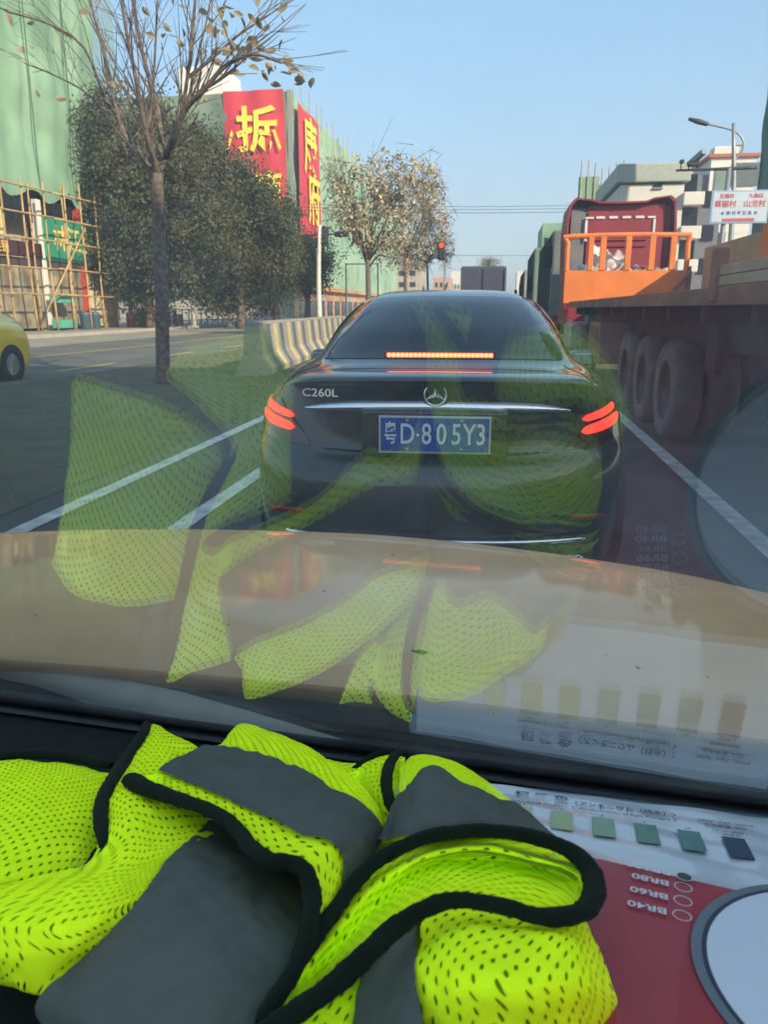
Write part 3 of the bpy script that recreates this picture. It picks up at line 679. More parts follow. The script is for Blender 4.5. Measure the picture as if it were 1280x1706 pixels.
# ------------------------------------------------------------------ street furniture
def lamp(Y):
    p = atY(1222, 400, Y); r = thing('street_lamp', (p[0], Y, .13), 'grey street lamp with a curved arm reaching over the lorries', 'street lamp'); L = origin(r)
    P = lambda px, py: tuple(atY(px, py, Y) - L)
    MB().path([(0, 0, 0), P(1222, 350), P(1223, 205)], [.11, .09, .055], 10).build('pole', greymetal, r, True)
    MB().path([P(1176, 206), P(1200, 211), P(1222, 217), P(1234, 226), P(1240, 238), P(1238, 250), P(1231, 260), P(1222, 268)], .035, 8).build('arm', greymetal, r, True)
    MB().bar(P(1223, 242), P(1240, 242), .03).build('brace', greymetal, r)
    a, c = Vector(P(1148, 198)), Vector(P(1180, 207)); MB().path([a, a.lerp(c, .5), c], [.05, .09, .07], 8).build('lamp_head', darkmetal, r, True)
lamp(30)
def camera_mast():
    Y = 26.0; p = atY(1216, 400, Y); r = thing('camera_mast', (p[0] + .25, Y, .13), 'dark traffic camera mast with a horizontal arm beside the street lamp', 'camera mast'); L = origin(r)
    P = lambda px, py: tuple(atY(px, py, Y) - L)
    q = P(1216, 280)
    MB().path([(q[0], 0, 0), q], [.09, .07], 9).build('pole', greymetal, r, True)
    MB().path([P(1127, 284), P(1216, 281), P(1262, 279)], [.03, .05, .05], 8).build('arm', darkmetal, r, True)
    for px, dz in ((1135, .22), (1148, .16)):
        a = Vector(P(px, 283)); MB().bar(a, a + Vector((0, 0, dz)), .02).box(a + Vector((0, -.05, dz)), (.12, .2, .1), .02).build('sensor', darkmetal, r)
    a = Vector(P(1158, 283)); MB().bar(a, a + Vector((0, 0, .2)), .02).box(a + Vector((.0, -.1, .30)), (.17, .62, .15), .02, rz=.6, rx=-.5).build('camera', greymetal, r)
    MB().box(Vector(P(1158, 272)) , (.26, .2, .16), .02).build('housing', darkmetal, r)
camera_mast()
def road_sign():
    Y = 24.0; a = atY(1187, 318, Y); b_ = atY(1278, 372, Y); r = thing('road_sign', ((a[0] + b_[0]) / 2 - .25, Y, .13), 'pale blue and white direction sign with red Chinese lettering on a thin pole', 'sign'); L = origin(r)
    w, h = b_[0] - a[0], a[2] - b_[2]; cx, cz = .25, (a[2] + b_[2]) / 2 - L[2]
    MB().bar((cx - .35, .08, 0), (cx - .35, .08, cz + h * .4), .05).build('pole', greymetal, r)
    bd = MB().box((cx, 0, cz), (w, .06, h), .015).build('board', mat('sign_blue_rim', (.30, .42, .56), .5, var=.05), r)
    MB().box((cx, -.034, cz), (w - .1, .01, h - .1), .004).build('face', mat('sign_face', (.50, .58, .66), .5, var=.05), bd)
    rd = mat('sign_red', (.55, .10, .10), .6); bl = mat('sign_blue', (.06, .14, .40), .6)
    for s_, x, z, sz, m in (('龙福村', -.24, .32, .13, rd), ('九曲街', .26, .32, .13, rd), ('翡丽村', -.25, .08, .195, rd), ('山龙村', .25, .08, .195, rd), ('◄  南 村 ▼ 石 溪  ►', 0, -.19, .11, bl)):
        text('lettering', s_, sz, m, bd, (cx + x * w, -.045, cz + z * h), (1, 0, 0), (0, 0, 1), .002, bold=.015)
    MB().box((cx, -.045, cz - h * .38), (w * .55, .01, .07)).build('red_band', rd, bd)
road_sign()
def signals():
    Y = 45.0; p = atY(530, 400, Y); r = thing('traffic_light_mast', (p[0], Y, 0), 'pale mast with an arm carrying two traffic lights over the opposite lanes', 'traffic light'); L = origin(r)
    P = lambda px, py: Vector(atY(px, py, Y) - L)
    MB().path([(0, 0, 0), P(531, 460), P(533, 375)], [.16, .13, .10], 10).build('mast', mat('pale_mast', (.62, .60, .55), .6), r, True)
    MB().path([P(497, 393), P(540, 391), P(597, 388)], .045, 7).build('arm', darkmetal, r)
    for px in (542, 592):
        c = P(px, 392); o = MB().box(c, (.34, .3, 1.0), .08).build('signal_head', black, r)
        for dz in (-.3, 0, .3): MB().lathe([(-.17, .0), (-.18, .11), (-.15, .12)], c + Vector((0, 0, dz)), 'y', 14).build('lens', darkmetal, o)
    c = P(570, 390); MB().box(c, (.9, .25, .3), .08).build('signal_head', black, r)
    # hanging red light over our lanes
    Y = 46.0; p = atY(742, 500, Y); r = thing('red_traffic_light', (p[0], Y, 0), 'traffic light showing red above the median, right of the dry leaved trees', 'traffic light'); L = origin(r)
    P = lambda px, py: Vector(atY(px, py, Y) - L)
    MB().path([(0, 0, 0), P(742, 440)], [.09, .07], 9).build('mast', greymetal, r, True)
    MB().path([P(742, 440), P(736, 432)], .05, 7).build('bracket', greymetal, r)
    o = MB().box(P(736, 418), (.42, .3, 1.0), .07).build('signal_head', black, r)
    MB().lathe([(-.17, .0), (-.18, .14), (-.14, .15)], P(736, 409), 'y', 16).build('red_lens', mat('red_lens', (.5, .05, .02), .3, emit=(1, .12, .05), es=.5), o)
    for py in (418, 427): MB().lathe([(-.17, .0), (-.18, .12), (-.15, .13)], P(736, py), 'y', 14).build('lens', darkmetal, o)
    # white posts, round sign, railing, people-sized things on the left pavement
    for (px, Y, h, nm, lab) in ((323, 50, 3.6, 'post', 'white concrete post in front of the dark evergreen trees'), (532, 62, 5.8, 'post', 'thin white pole right of the small light green tree')):
        p = atY(px, 540, Y); t = thing('white_post', (p[0], Y, .1), lab, nm); MB().path([(0, 0, 0), (0, 0, h)], [.17, .13], 10).build('shaft', mat('white_post', (.66, .63, .56), .7), t, True)
        MB().box((0, 0, .08), (.5, .5, .16), .03).build('base', concrete, t)
    p = atY(285, 520, 49); t = thing('round_sign', (p[0], 49, .15), 'round sign seen from behind on a thin post behind the bare tree trunk', 'sign')
    MB().bar((0, 0, 0), (0, 0, 3.0), .04).build('post', greymetal, t); MB().lathe([(-.02, .42), (.02, .42)], (0, 0, 2.7), 'y', 24).build('disc', greymetal, t)
    t = thing('railing', (-22.6, 52, .15), 'dark railing along the left pavement beneath the trees', 'railing')
    for i in range(16): MB().bar((0, i * 1.2, 0), (0, i * 1.2, 1.15), .035, n=6).build('post', darkmetal, t)
    for z in (.35, 1.1): MB().bar((0, 0, z), (0, 18, z), .03, n=6).build('rail', darkmetal, t)
    # metal frame gantry left of trees
    p = atY(577, 500, 88); t = thing('sign_frame', (p[0], 88, 0), 'thin metal frame standing in front of the green netting', 'frame')
    for dx in (0, 3.6): MB().bar((dx, 0, 0), (dx, 0, 6.2), .09, n=7).build('post', greymetal, t)
    MB().bar((0, 0, 6.1), (3.6, 0, 6.1), .07, n=7).build('crossbar', greymetal, t)
signals()
# overhead wires
t = thing('overhead_wires', (0, 90, 8), 'thin overhead wires crossing the road far ahead', 'wires')
for z0, Y in ((9.0, 95), (8.1, 90), (7.2, 85), (4.6, 110)):
    pts = [(x, Y - 90, z0 + 3.6 - 8 + .0009 * (x - 5) ** 2) for x in np.linspace(-32, 36, 24)]
    MB().path(pts, .022, 4).build('wire', darkmetal, t)

# ------------------------------------------------------------------ cars from one control net
ROWS = [  # centre -> side: (x, y, z), y forward from the rear
    [(0, .10, .20), (.35, .10, .20), (.62, .16, .20), (.76, .28, .20), (.82, .5, .20), (.83, 1.0, .20), (.83, 2.6, .20), (.83, 3.8, .20), (.70, 4.45, .22)],
    [(0, -.06, .26), (.35, -.05, .26), (.63, .02, .27), (.78, .16, .28), (.845, .42, .28), (.86, 1.0, .28), (.86, 2.6, .28), (.86, 3.8, .28), (.72, 4.55, .28)],
    [(0, -.11, .44), (.35, -.095, .44), (.65, -.02, .45), (.80, .13, .46), (.872, .42, .47), (.885, 1.0, .48), (.875, 2.6, .48), (.875, 3.8, .48), (.74, 4.6, .45)],
    [(0, -.115, .62), (.35, -.10, .62), (.65, -.03, .63), (.81, .13, .64), (.885, .44, .65), (.90, 1.0, .66), (.885, 2.6, .66), (.885, 3.8, .66), (.74, 4.6, .62)],
    [(0, -.07, .70), (.35, -.06, .70), (.66, .00, .71), (.81, .15, .72), (.888, .46, .74), (.905, 1.0, .76), (.89, 2.6, .76), (.88, 3.8, .74), (.72, 4.55, .68)],
    [(0, .02, .745), (.30, .02, .745), (.64, .04, .77), (.80, .19, .79), (.878, .50, .81), (.895, 1.05, .83), (.885, 2.6, .83), (.87, 3.8, .78), (.66, 4.45, .74)],
    [(0, .02, .90), (.30, .02, .90), (.63, .07, .90), (.785, .23, .905), (.855, .55, .915), (.875, 1.1, .93), (.875, 2.6, .92), (.83, 3.8, .83), (.60, 4.35, .78)],
    [(0, -.01, 1.00), (.30, .0, 1.0), (.60, .07, .995), (.74, .25, .985), (.81, .58, .98), (.845, 1.15, .99), (.85, 2.6, .97), (.78, 3.7, .87), (.55, 4.2, .82)],
    [(0, -.045, 1.048), (.30, -.03, 1.045), (.58, .05, 1.032), (.70, .26, 1.015), (.765, .60, 1.01), (.80, 1.2, 1.015), (.81, 2.6, 1.0), (.72, 3.55, .90), (.50, 4.0, .85)],
    [(0, .06, 1.068), (.30, .075, 1.065), (.56, .13, 1.055), (.665, .34, 1.045), (.735, .66, 1.04), (.765, 1.3, 1.045), (.78, 2.5, 1.02), (.67, 3.3, .93), (.46, 3.8, .88)],
    [(0, .40, 1.085), (.28, .41, 1.085), (.50, .47, 1.080), (.605, .58, 1.075), (.665, .84, 1.085), (.70, 1.35, 1.09), (.71, 2.4, 1.06), (.60, 3.0, .98), (.42, 3.35, .92)],
    [(0, .78, 1.235), (.26, .80, 1.235), (.455, .86, 1.225), (.545, .96, 1.215), (.60, 1.15, 1.22), (.635, 1.5, 1.24), (.645, 2.3, 1.22), (.55, 2.7, 1.10), (.38, 2.95, 1.02)],
    [(0, 1.20, 1.365), (.25, 1.22, 1.362), (.42, 1.29, 1.352), (.495, 1.38, 1.335), (.54, 1.52, 1.33), (.57, 1.75, 1.34), (.58, 2.2, 1.33), (.50, 2.45, 1.25), (.34, 2.6, 1.18)],
    [(0, 1.62, 1.425), (.24, 1.63, 1.422), (.39, 1.66, 1.412), (.455, 1.72, 1.395), (.49, 1.80, 1.385), (.51, 1.92, 1.385), (.51, 2.1, 1.38), (.44, 2.25, 1.35), (.30, 2.35, 1.31)],
    [(0, 2.15, 1.438), (.20, 2.15, 1.436), (.33, 2.14, 1.43), (.38, 2.13, 1.42), (.40, 2.12, 1.41), (.41, 2.11, 1.405), (.41, 2.12, 1.40), (.36, 2.15, 1.39), (.22, 2.18, 1.40)],
]
def car_patch(net, name, u0, u1, v0, v1, m, parent, off=.004, nu=14, nv=20, side=1, taper=None, smooth=True):
    U = np.linspace(u0, u1, nu); Vv = np.linspace(v0, v1, nv); G = net_eval(net, U, Vv)
    if taper: G = np.stack([net_eval(net, np.linspace(*taper(j / (nv - 1)), nu), [Vv[j]])[:, 0] for j in range(nv)], 1)
    N = grid_normals(G); G = G + N * off * (1 if side > 0 else 1)
    G = G.copy(); G[..., 0] *= side
    return raw(name, G.reshape(-1, 3), grid_faces(nu, nv), m, parent, smooth=smooth)
def car(root, net, paint, glass, wheel_y=(.98, 3.75), wheel_r=.33):
    nu, nv = (len(net) - 1) * 5 + 1, (net.shape[1] - 1) * 5 + 1
    G = net_eval(net, np.linspace(0, len(net) - 1, nu), np.linspace(0, net.shape[1] - 1, nv)); G[:, 0, 0] = 0
    Mr = G.copy(); Mr[..., 0] *= -1; full = np.concatenate([Mr[:, ::-1], G[:, 1:]], 1)
    N_ = full.shape[1]; fs = grid_faces(nu, N_)
    # close front, floor and roof centre
    fs += [tuple(range(N_))]
    fs += [tuple((nu - 1) * N_ + k_ for k_ in range(N_))]
    body = raw('body', full.reshape(-1, 3), fs, paint, root, smooth=True)
    me = body.data
    for p in me.polygons:
        if len(p.vertices) > 4: p.use_smooth = False
    # front closure
    V = []; 
    for i in range(nu): V += [tuple(full[i, 0]), tuple(full[i, -1])]
    raw('front_end', V, [(2 * i, 2 * i + 1, 2 * i + 3, 2 * i + 2) for i in range(nu - 1)], paint, root, smooth=True)
    R_ = wheel_r
    for s in (-1, 1):
        for wy in wheel_y:
            x = .765 * s
            MB().lathe([(.0, R_ + .05), (.145 * s, R_ + .05), (.146 * s, R_ + .005)], (x, wy, R_ + .0), 'x', 32, caps=False).build('wheel_arch', black, root)
            w = MB().lathe([(-.06 * s, R_ * .62), (-.06 * s, R_ * .97), (.0, R_), (.12 * s, R_), (.155 * s, R_ * .95), (.158 * s, R_ * .70), (.13 * s, R_ * .66)], (x, wy, R_), 'x', 36, caps=False).build('tyre', rubber, root, True)
            rm = MB().lathe([(.125 * s, R_ * .69), (.13 * s, R_ * .65), (.08 * s, R_ * .6), (.08 * s, .02)], (x, wy, R_), 'x', 30)
            for q in range(10):
                t = 2 * math.pi * q / 10; rm.bar((x + .115 * s, wy + .05 * math.cos(t), R_ + .05 * math.sin(t)), (x + .12 * s, wy + R_ * .64 * math.cos(t), R_ + R_ * .64 * math.sin(t)), .018, .013, 6)
            rm.lathe([(.09 * s, .06), (.135 * s, .05), (.14 * s, .0)], (x, wy, R_), 'x', 16); rm.build('rim', mat('alloy', (.55, .55, .56), .3, metal=.8), w)
    return body
paint_black = mat('black_car_paint', (0.010, 0.0105, 0.012), .42, var=.7, scale=5, col2=(.022, .021, .019), coat=.85, detail=12)
tint = mat('tinted_glass', (0.014, 0.010, 0.012), .05, var=0, spec=.25)
def mercedes():
    ang = math.radians(2.3)
    r = thing('black_saloon', (-.245, 3.13, 0), 'shiny black saloon car straight ahead with its brake lights on', 'car', None, ang)
    net = np.array(ROWS, float); net[..., 0] *= .955; net[:9, 4:, 0] *= .985; car(r, net, paint_black, tint)
    # rear window (patch mirrored as one): rows 10..12.2
    Vv = np.concatenate([-np.linspace(3.05, 0, 24)[:-1], np.linspace(0, 3.05, 24)]); U = np.linspace(10.12, 12.25, 22)
    G = net_eval(net, U, np.abs(Vv)); G[..., 0] *= np.sign(Vv)[None, :]
    # rounded lower corners
    N = grid_normals(G); Gw = G + N * .004
    raw('rear_window', Gw.reshape(-1, 3), grid_faces(len(U), len(Vv)), tint, r, smooth=True)
    for s in (1, -1):
        car_patch(net, 'side_window', 10.2, 12.3, 4.25, 6.9, tint, r, .004, 12, 24, s)
        car_patch(net, 'window_trim', 10.05, 10.18, 4.15, 7.0, chrome, r, .006, 3, 24, s)
    # seams: boot lid
    seam = mat('panel_gap', (.002, .002, .002), .9, var=0)
    def line_on(pts, name, rad=.003, m=seam, s=1):
        P = [net_eval(net, [u], [v])[0, 0] * np.array([s, 1, 1]) for u, v in pts]; MB().path([tuple(p) for p in P], rad, 5).build(name, m, r)
    for s in (1, -1):
        line_on([(9.9, 2.75 + .0 * k_) if k_ == 0 else (9.9 - k_ * .28, 2.85 - .02 * k_) for k_ in range(12)], 'boot_seam', .003, seam, s)
    line_on([(5.0, 2.4), (4.95, 1.5), (4.95, .5), (4.95, 0)], 'boot_seam', .003); line_on([(5.0, 2.4), (4.95, 1.5), (4.95, .5), (4.95, 0)], 'boot_seam', .003, seam, -1)
    # high brake light
    bl = MB(); bl.box((0, .405, 1.118), (.50, .03, .030), .004); bl.build('high_brake_light', mat('dark_red_lens', (.12, .006, .006), .2, var=0), r)
    led = mat('brake_led', (.4, .02, .01), .4, var=0, emit=(1.0, .05, .03), es=2.2); led2 = mat('brake_led_bright', (1, .3, .1), .4, var=0, emit=(1.0, .22, .08), es=2.4)
    for i in range(24): MB().lathe([(0, .010), (-.012, .008), (-.016, .0)], (-.2277 + i * .0198, .388, 1.118), 'y', 8).build('brake_led', led2, r)
    bb = MB(); bb.box((0, .389, 1.118), (.478, .003, .020)); bb.build('light_bar', led, r)
    # tail lights
    lens = mat('tail_lens', (.06, .006, .006), .10, var=0, coat=1)
    lit = mat('tail_lit', (.4, .012, .01), .3, var=0, emit=(1.0, .022, .014), es=2.2)
    for s in (1, -1):
        def tp(f): return (6.02 - .25 * (1 - f), 7.42 - .02 * f) if f > .0 else (6.0, 7.4)
        U_ = 18; Vr = np.linspace(1.72, 3.75, 26); cols = []
        for v in Vr:
            f = (v - 1.72) / 2.03
            lo = 5.0 + .12 * f; hi = 5.15 + 1.32 * min(1, f / .36) ** .8 + .05 * f
            cols.append(net_eval(net, np.linspace(lo, max(hi, lo + .05), U_), [v])[:, 0])
        G = np.stack(cols, 1); G = G + grid_normals(G) * .006; G[..., 0] *= s
        tl = raw('tail_light', G.reshape(-1, 3), grid_faces(U_, 26), lens, r, smooth=True)
        for (va, vb, la, ha, lb_, hb) in ((1.96, 3.0, 5.74, 5.98, 6.08, 6.38), (1.94, 3.1, 5.38, 5.66, 5.62, 5.97)):
            cols = []
            for v in np.linspace(va, vb, 16):
                f = (v - va) / (vb - va); c = math.sin(math.pi * min(1, max(0, f)) ) ** .16
                mid = (la + ha) / 2 * (1 - f) + (lb_ + hb) / 2 * f; hw = ((ha - la) * (1 - f) + (hb - lb_) * f) / 2 * max(.12, c)
                cols.append(net_eval(net, np.linspace(mid - hw, mid + hw, 7), [v])[:, 0])
            G = np.stack(cols, 1); G = G + grid_normals(G) * .010; G[..., 0] *= s
            raw('lit_strip', G.reshape(-1, 3), grid_faces(7, 16), lit, tl, smooth=True)
    # chrome strip above plate (tapered, following the lid)
    pts = []
    for x in np.linspace(-.545, .545, 31):
        v = abs(x) / .33 * 1.0; v = np.interp(abs(x), [0, .30, .63], [0, 1, 2]); p = net_eval(net, [6.22], [v])[0, 0]; pts.append((x, p[1] - .012, .935 - .012 * (x / .54) ** 2))
    V = []; 
    for i, p in enumerate(pts):
        hh = .024 * (1 - (abs(p[0]) / .56) ** 6); V += [(p[0], p[1] + .012, p[2] + hh), (p[0], p[1] - .004, p[2] + hh * .7), (p[0], p[1] - .016, p[2] - hh * .5), (p[0], p[1] + .012, p[2] - hh)]
    raw('chrome_strip', V, grid_faces(31, 4), chrome, r, smooth=True)
    # star emblem
    st = MB(); c = Vector((0, -.002, .985)); n = 40; R1, R2 = .044, .0045
    pts = [c + Vector((R1 * math.cos(2 * math.pi * k_ / n), -.012, R1 * math.sin(2 * math.pi * k_ / n))) for k_ in range(n + 1)]
    st.path(pts, R2, 8); st.build('emblem_ring', chrome, r, True)
    st = MB()
    for k_ in range(3):
        a = math.pi / 2 + k_ * 2 * math.pi / 3; tip = c + Vector((math.cos(a) * R1, -.012, math.sin(a) * R1)); st.bar(c + Vector((0, -.012, 0)), tip, .0095, .0015, 4)
    st.build('emblem_star', chrome, r)
    MB().lathe([(0, .04), (.012, .042)], tuple(c + Vector((0, -.008, 0))), 'y', 24).build('emblem_dish', mat('emblem_black', (.01, .01, .012), .2), r)
    text('badge', 'C260L', .046, chrome, r, (-.475, .012, .985), (1, -.12, 0), (0, 0, 1), .012, bold=.012, sx=1.25)
    # number plate
    z0 = .828; pm = mat('plate_blue', (.018, .085, .34), .45, var=.12, scale=14); pw = mat('plate_white', (.78, .80, .82), .5, var=0)
    pl = MB().box((0, -.055, z0), (.452, .008, .152), .002).build('number_plate', mat('plate_frame', (.62, .64, .66), .35, metal=.5), r)
    MB().box((0, -.0602, z0), (.436, .003, .136), .001).build('plate_face', pm, pl)
    text('lettering', '粤', .098, pw, pl, (-.178, -.0625, z0), (1, 0, 0), (0, 0, 1), .001, bold=.012, sx=.55)
    text('lettering', 'D', .118, pw, pl, (-.110, -.0625, z0), (1, 0, 0), (0, 0, 1), .001, bold=.008, sx=.72)
    for ch, x in zip('805Y3', (-.020, .040, .100, .152, .198)): text('lettering', ch, .120, pw, pl, (x - .012, -.0625, z0), (1, 0, 0), (0, 0, 1), .001, bold=.010, sx=.72)
    MB().lathe([(0, .006), (-.002, .005)], (-.067, -.0622, z0), 'y', 10).build('dot', pw, pl)
    for x in (-.11, .11):
        for z in (.058, -.058): MB().lathe([(0, .007), (-.004, .006), (-.006, .0)], (x, -.062, z0 + z), 'y', 10).build('screw', mat('brass_screw', (.55, .45, .3), .35, metal=.9), pl)
    MB().box((0, -.02, z0 + .0), (.60, .05, .19), .012).build('plate_recess', paint_black, r)
    # lower bumper: chrome trim, diffuser, reflectors, exhaust tips
    pts = [(x, -.128 + .10 * (abs(x) / .7) ** 3, .40 + .012 * (abs(x) / .6) ** 2) for x in np.linspace(-.62, .62, 25)]; MB().path(pts, .010, 6).build('bumper_trim', chrome, r, True)
    MB().box((0, -.09, .30), (1.0, .06, .14), .02).build('diffuser', black, r)
    for s in (-1, 1):
        MB().box((.52 * s, -.085, .32), (.20, .07, .07), .02).build('exhaust_tip', chrome, r)
        MB().box((.62 * s, -.035, .50), (.16, .03, .022), .006, rz=.25 * s).build('reflector', mat('reflector_red', (.25, .01, .01), .2), r)
        # mirrors
        mr = MB(); mr.box((.93 * s, 2.55, .98), (.17, .12, .11), .045); mr.bar((.84 * s, 2.6, .95), (.92 * s, 2.56, .95), .02); mo = mr.build('wing_mirror', paint_black, r)
        MB().box((.93 * s, 2.486, .98), (.13, .006, .07), .002).build('mirror_glass', chrome, mo)
        MB().box((.893 * s, 1.95, .86), (.03, .17, .022), .008).build('door_handle', chrome, r)
mercedes()
# yellow hatchback on the opposite lanes
net2 = np.array(ROWS, float); net2[..., 1] *= .82; net2[:, :, 2] *= 1.03
net2[7:10, :, 1] += np.array([.02, .03, .03])[:, None]; net2[10:, :4, 1] -= .28
p = atZ(15, 636)
r = thing('yellow_hatchback', (p[0] - .95, p[1] + 1.1, 0), 'bright yellow small car cut off by the left edge of the picture', 'car', None, math.pi)
yp = mat('yellow_car_paint', (0.95, 0.70, 0.03), .35, var=.03, coat=1.0)
car(r, net2, yp, tint, (.85, 3.1), .31)
for s in (1, -1): car_patch(net2, 'side_window', 10.2, 12.2, 4.3, 6.9, tint, r, .005, 10, 20, s)
Vv = np.concatenate([-np.linspace(3.0, 0, 14)[:-1], np.linspace(0, 3.0, 14)]); G = net_eval(net2, np.linspace(10.2, 12.2, 10), np.abs(Vv)); G[..., 0] *= np.sign(Vv)[None, :]
raw('rear_window', (G + grid_normals(G) * .005).reshape(-1, 3), grid_faces(10, len(Vv)), tint, r, smooth=True)
for s in (1, -1): MB().box((.70 * s, .22, .86), (.16, .14, .24), .04).build('tail_light', mat('tail_lens', (.1, .01, .01), .1), r)

# ------------------------------------------------------------------ lorry with red cab and orange headboard
def lorry():
    r = thing('flatbed_lorry', (2.5, 8, 0), 'flatbed lorry with a red cab, orange headboard and dusty triple wheels in the right lane', 'lorry'); L = origin(r)
    def bx(name, x0, x1, y0, y1, z0, z1, m, bev=.01, parent=r): return MB().box(((x0 + x1) / 2 - L[0], (y0 + y1) / 2 - L[1], (z0 + z1) / 2), (x1 - x0, y1 - y0, z1 - z0), bev).build(name, m, parent)
    orange = mat('orange_paint', (0.72, 0.19, 0.035), .6, var=.12, scale=2.5, detail=9); rust = mat('rusty_steel', (0.27, 0.125, 0.07), .85, var=.3, scale=2.5, detail=9, bump=.2)
    redp = mat('red_cab_paint', (0.24, 0.025, 0.035), .5, var=.1, scale=1.5); tanb = mat('tan_board', (0.42, 0.27, 0.13), .8, var=.15, scale=2)
    greyb = mat('weathered_board', (0.22, 0.18, 0.13), .85, var=.2, scale=3); dark = mat('chassis_black', (0.035, 0.028, 0.026), .8, var=.3, scale=3)
    x0, x1 = 1.35, 3.80
    bx('deck', x0, x1, 1.5, 15.8, 1.36, 1.41, rust, .01)
    for i in range(24): bx('deck_plank', x0 + .04 + (i % 1), x1 - .04, 1.55 + i * .594, 1.55 + i * .594 + .57, 1.412, 1.435, greyb, .004)
    bx('side_rail', x0 - .03, x0 + .02, 1.5, 15.8, 1.34, 1.45, rust, .006); bx('side_rail', x1 - .02, x1 + .03, 1.5, 15.8, 1.34, 1.45, rust, .006)
    for x in (2.1, 3.0): bx('chassis_beam', x - .08, x + .08, 1.8, 19.5, .95, 1.35, dark, .01)
    for i in range(12): bx('cross_member', x0 + .05, x1 - .05, 2.3 + i * 1.15, 2.42 + i * 1.15, 1.22, 1.36, dark, .006)
    # headboard at Y=16
    h = 16.0; zt, zm, zb = 2.66, 2.03, 1.50
    xa, xb = 1.22, 3.50
    bx('headboard_panel', xa, xb, h - .03, h + .03, 1.42, zm, orange, .01)
    MB().path([(xa + .03 - L[0], h - L[1], zm), (xa + .03 - L[0], h - L[1], zt - .12), (xa + .12 - L[0], h - L[1], zt), (xb - .17 - L[0], h - L[1], zt), (xb - .03 - L[0], h - L[1], zt - .14), (xb - .03 - L[0], h - L[1], zb)], .05, 8).build('headboard_frame', orange, r)
    for px in (1005, 1047, 1087, 1122):
        x = atY(px, 420, h)[0] ; bx('headboard_bar', x - .055, x + .055, h - .045, h + .045, zm, zt, orange, .01)
    x = atY(985, 420, h)[0]; bx('headboard_bar', x - .05, x + .05, h - .045, h + .045, zm, zt, orange, .01)
    MB().bar((atY(1108, 498, h)[0] - L[0], h - .12 - L[1], zb + .02), (xb + .05 - L[0], h - .12 - L[1], zm - .02), .035).build('strut', rust, r)
    bx('headboard_post', xb - .02, xb + .07, h - .06, h + .06, 1.5, 2.1, rust, .01)
    # right sideboard (tan) with orange end post, near left plank with post
    bx('sideboard', x1 - .04, x1 + .02, 12.4, 15.9, 1.5, 2.42, tanb, .01)
    bx('end_post', x1 - .10, x1 + .06, 12.2, 12.4, 1.5, 2.5, orange, .01)
    for i in range(2): bx('side_plank', x0 - .03, x0 + .01, 1.6, 5.2, 1.455 + i * .062, 1.512 + i * .062, mat('pale_board', (.44, .32, .20), .85, var=.2, scale=3), .004)
    bx('stake', x0 - .06, x0 + .02, 5.15, 5.27, 1.36, 1.68, rust, .012); bx('stake', x0 - .06, x0 + .02, 3.0, 3.12, 1.36, 1.70, rust, .012)
    bx('side_plank', x1 - .02, x1 + .02, 1.6, 12.2, 1.45, 1.66, greyb, .004)
    # cargo on deck seen through the headboard
    # wheels
    for y in (8.35, 9.7, 11.05):
        for s, x in ((1, 1.84), (-1, 3.32)):
            for dx in (0, .34 * s):
                w = MB().lathe([(-.13, .30), (-.145, .46), (-.10, .51), (.10, .51), (.145, .46), (.13, .30)], (x + dx - L[0], y - L[1], .51), 'x', 36, caps=False).build('tyre', dirtyrubber, r, True)
                MB().lathe([(-.12 * s, .30), (-.125 * s, .27), (-.02 * s, .22), (-.02 * s, .10), (-.10 * s, .09), (-.11 * s, .0)], (x + dx - L[0], y - L[1], .51), 'x', 28).build('rim', mat('dusty_rim', (.085, .07, .06), .9, var=.2), w, True)
        bx('axle', 1.9, 3.3, y - .06, y + .06, .45, .57, dark, .02)
        bx('leaf_spring', 2.0, 2.1, y - .5, y + .5, .75, .83, dark, .02)
    bx('mudguard', 1.90, 1.96, 7.25, 7.6, .75, 1.3, dark, .01)
    bx('rear_panel', 1.5, 3.7, 1.52, 1.6, .75, 1.33, mat('dark_red_panel', (.12, .03, .03), .7, var=.2), .01)
    # toolbox, tank, landing legs
    box_ = bx('toolbox', 1.50, 1.98, 12.3, 13.6, .5, 1.12, mat('pinkish_toolbox', (.34, .19, .15), .7, var=.2), .03)
    bx('toolbox_lid', 1.485, 1.5, 12.36, 13.54, .56, 1.06, rust, .004, box_)
    bx('air_tank', 1.5, 1.9, 14.0, 14.9, .6, 1.05, dark, .08)
    for y in (15.0, 15.3): bx('landing_leg', 1.6, 1.72, y, y + .12, .25, 1.3, greymetal, .01)
    bx('fuel_tank', 1.45, 2.1, 17.3, 18.4, .45, 1.05, mat('tank_alloy', (.35, .33, .32), .4, metal=.6), .08)
    for y in (15.9, 17.0):
        for s, x in ((1, 1.72), (-1, 3.3)):
            MB().lathe([(-.15, .28), (-.16, .46), (-.1, .51), (.1, .51), (.16, .46), (.15, .28), (.02, .2)], (x - L[0], y - L[1], .51), 'x', 30).build('tyre', dirtyrubber, r, True)
    # cab: sleeper back wall, side deflectors, roof fairing curved
    cx0, cx1, cy = 1.34, 3.60, 18.0
    bx('cab_body', cx0 + .10, cx1 - .10, cy + .02, cy + 2.3, .95, 3.30, redp, .06)
    bx('cab_back_wall', cx0 + .44, cx1 - .22, cy - .06, cy + .03, 1.5, 3.46, redp, .02)
    for k_ in range(3): MB().path([(-.55 + L[0] * 0 + (cx0 + cx1) / 2 - L[0], cy - .08 - L[1], 2.62 + k_ * .13), (.55 + (cx0 + cx1) / 2 - L[0], cy - .08 - L[1], 2.62 + k_ * .13)], .028, 6).build('pressed_rib', redp, r)
    wmk = mat('reflective_tape', (.65, .62, .62), .5)
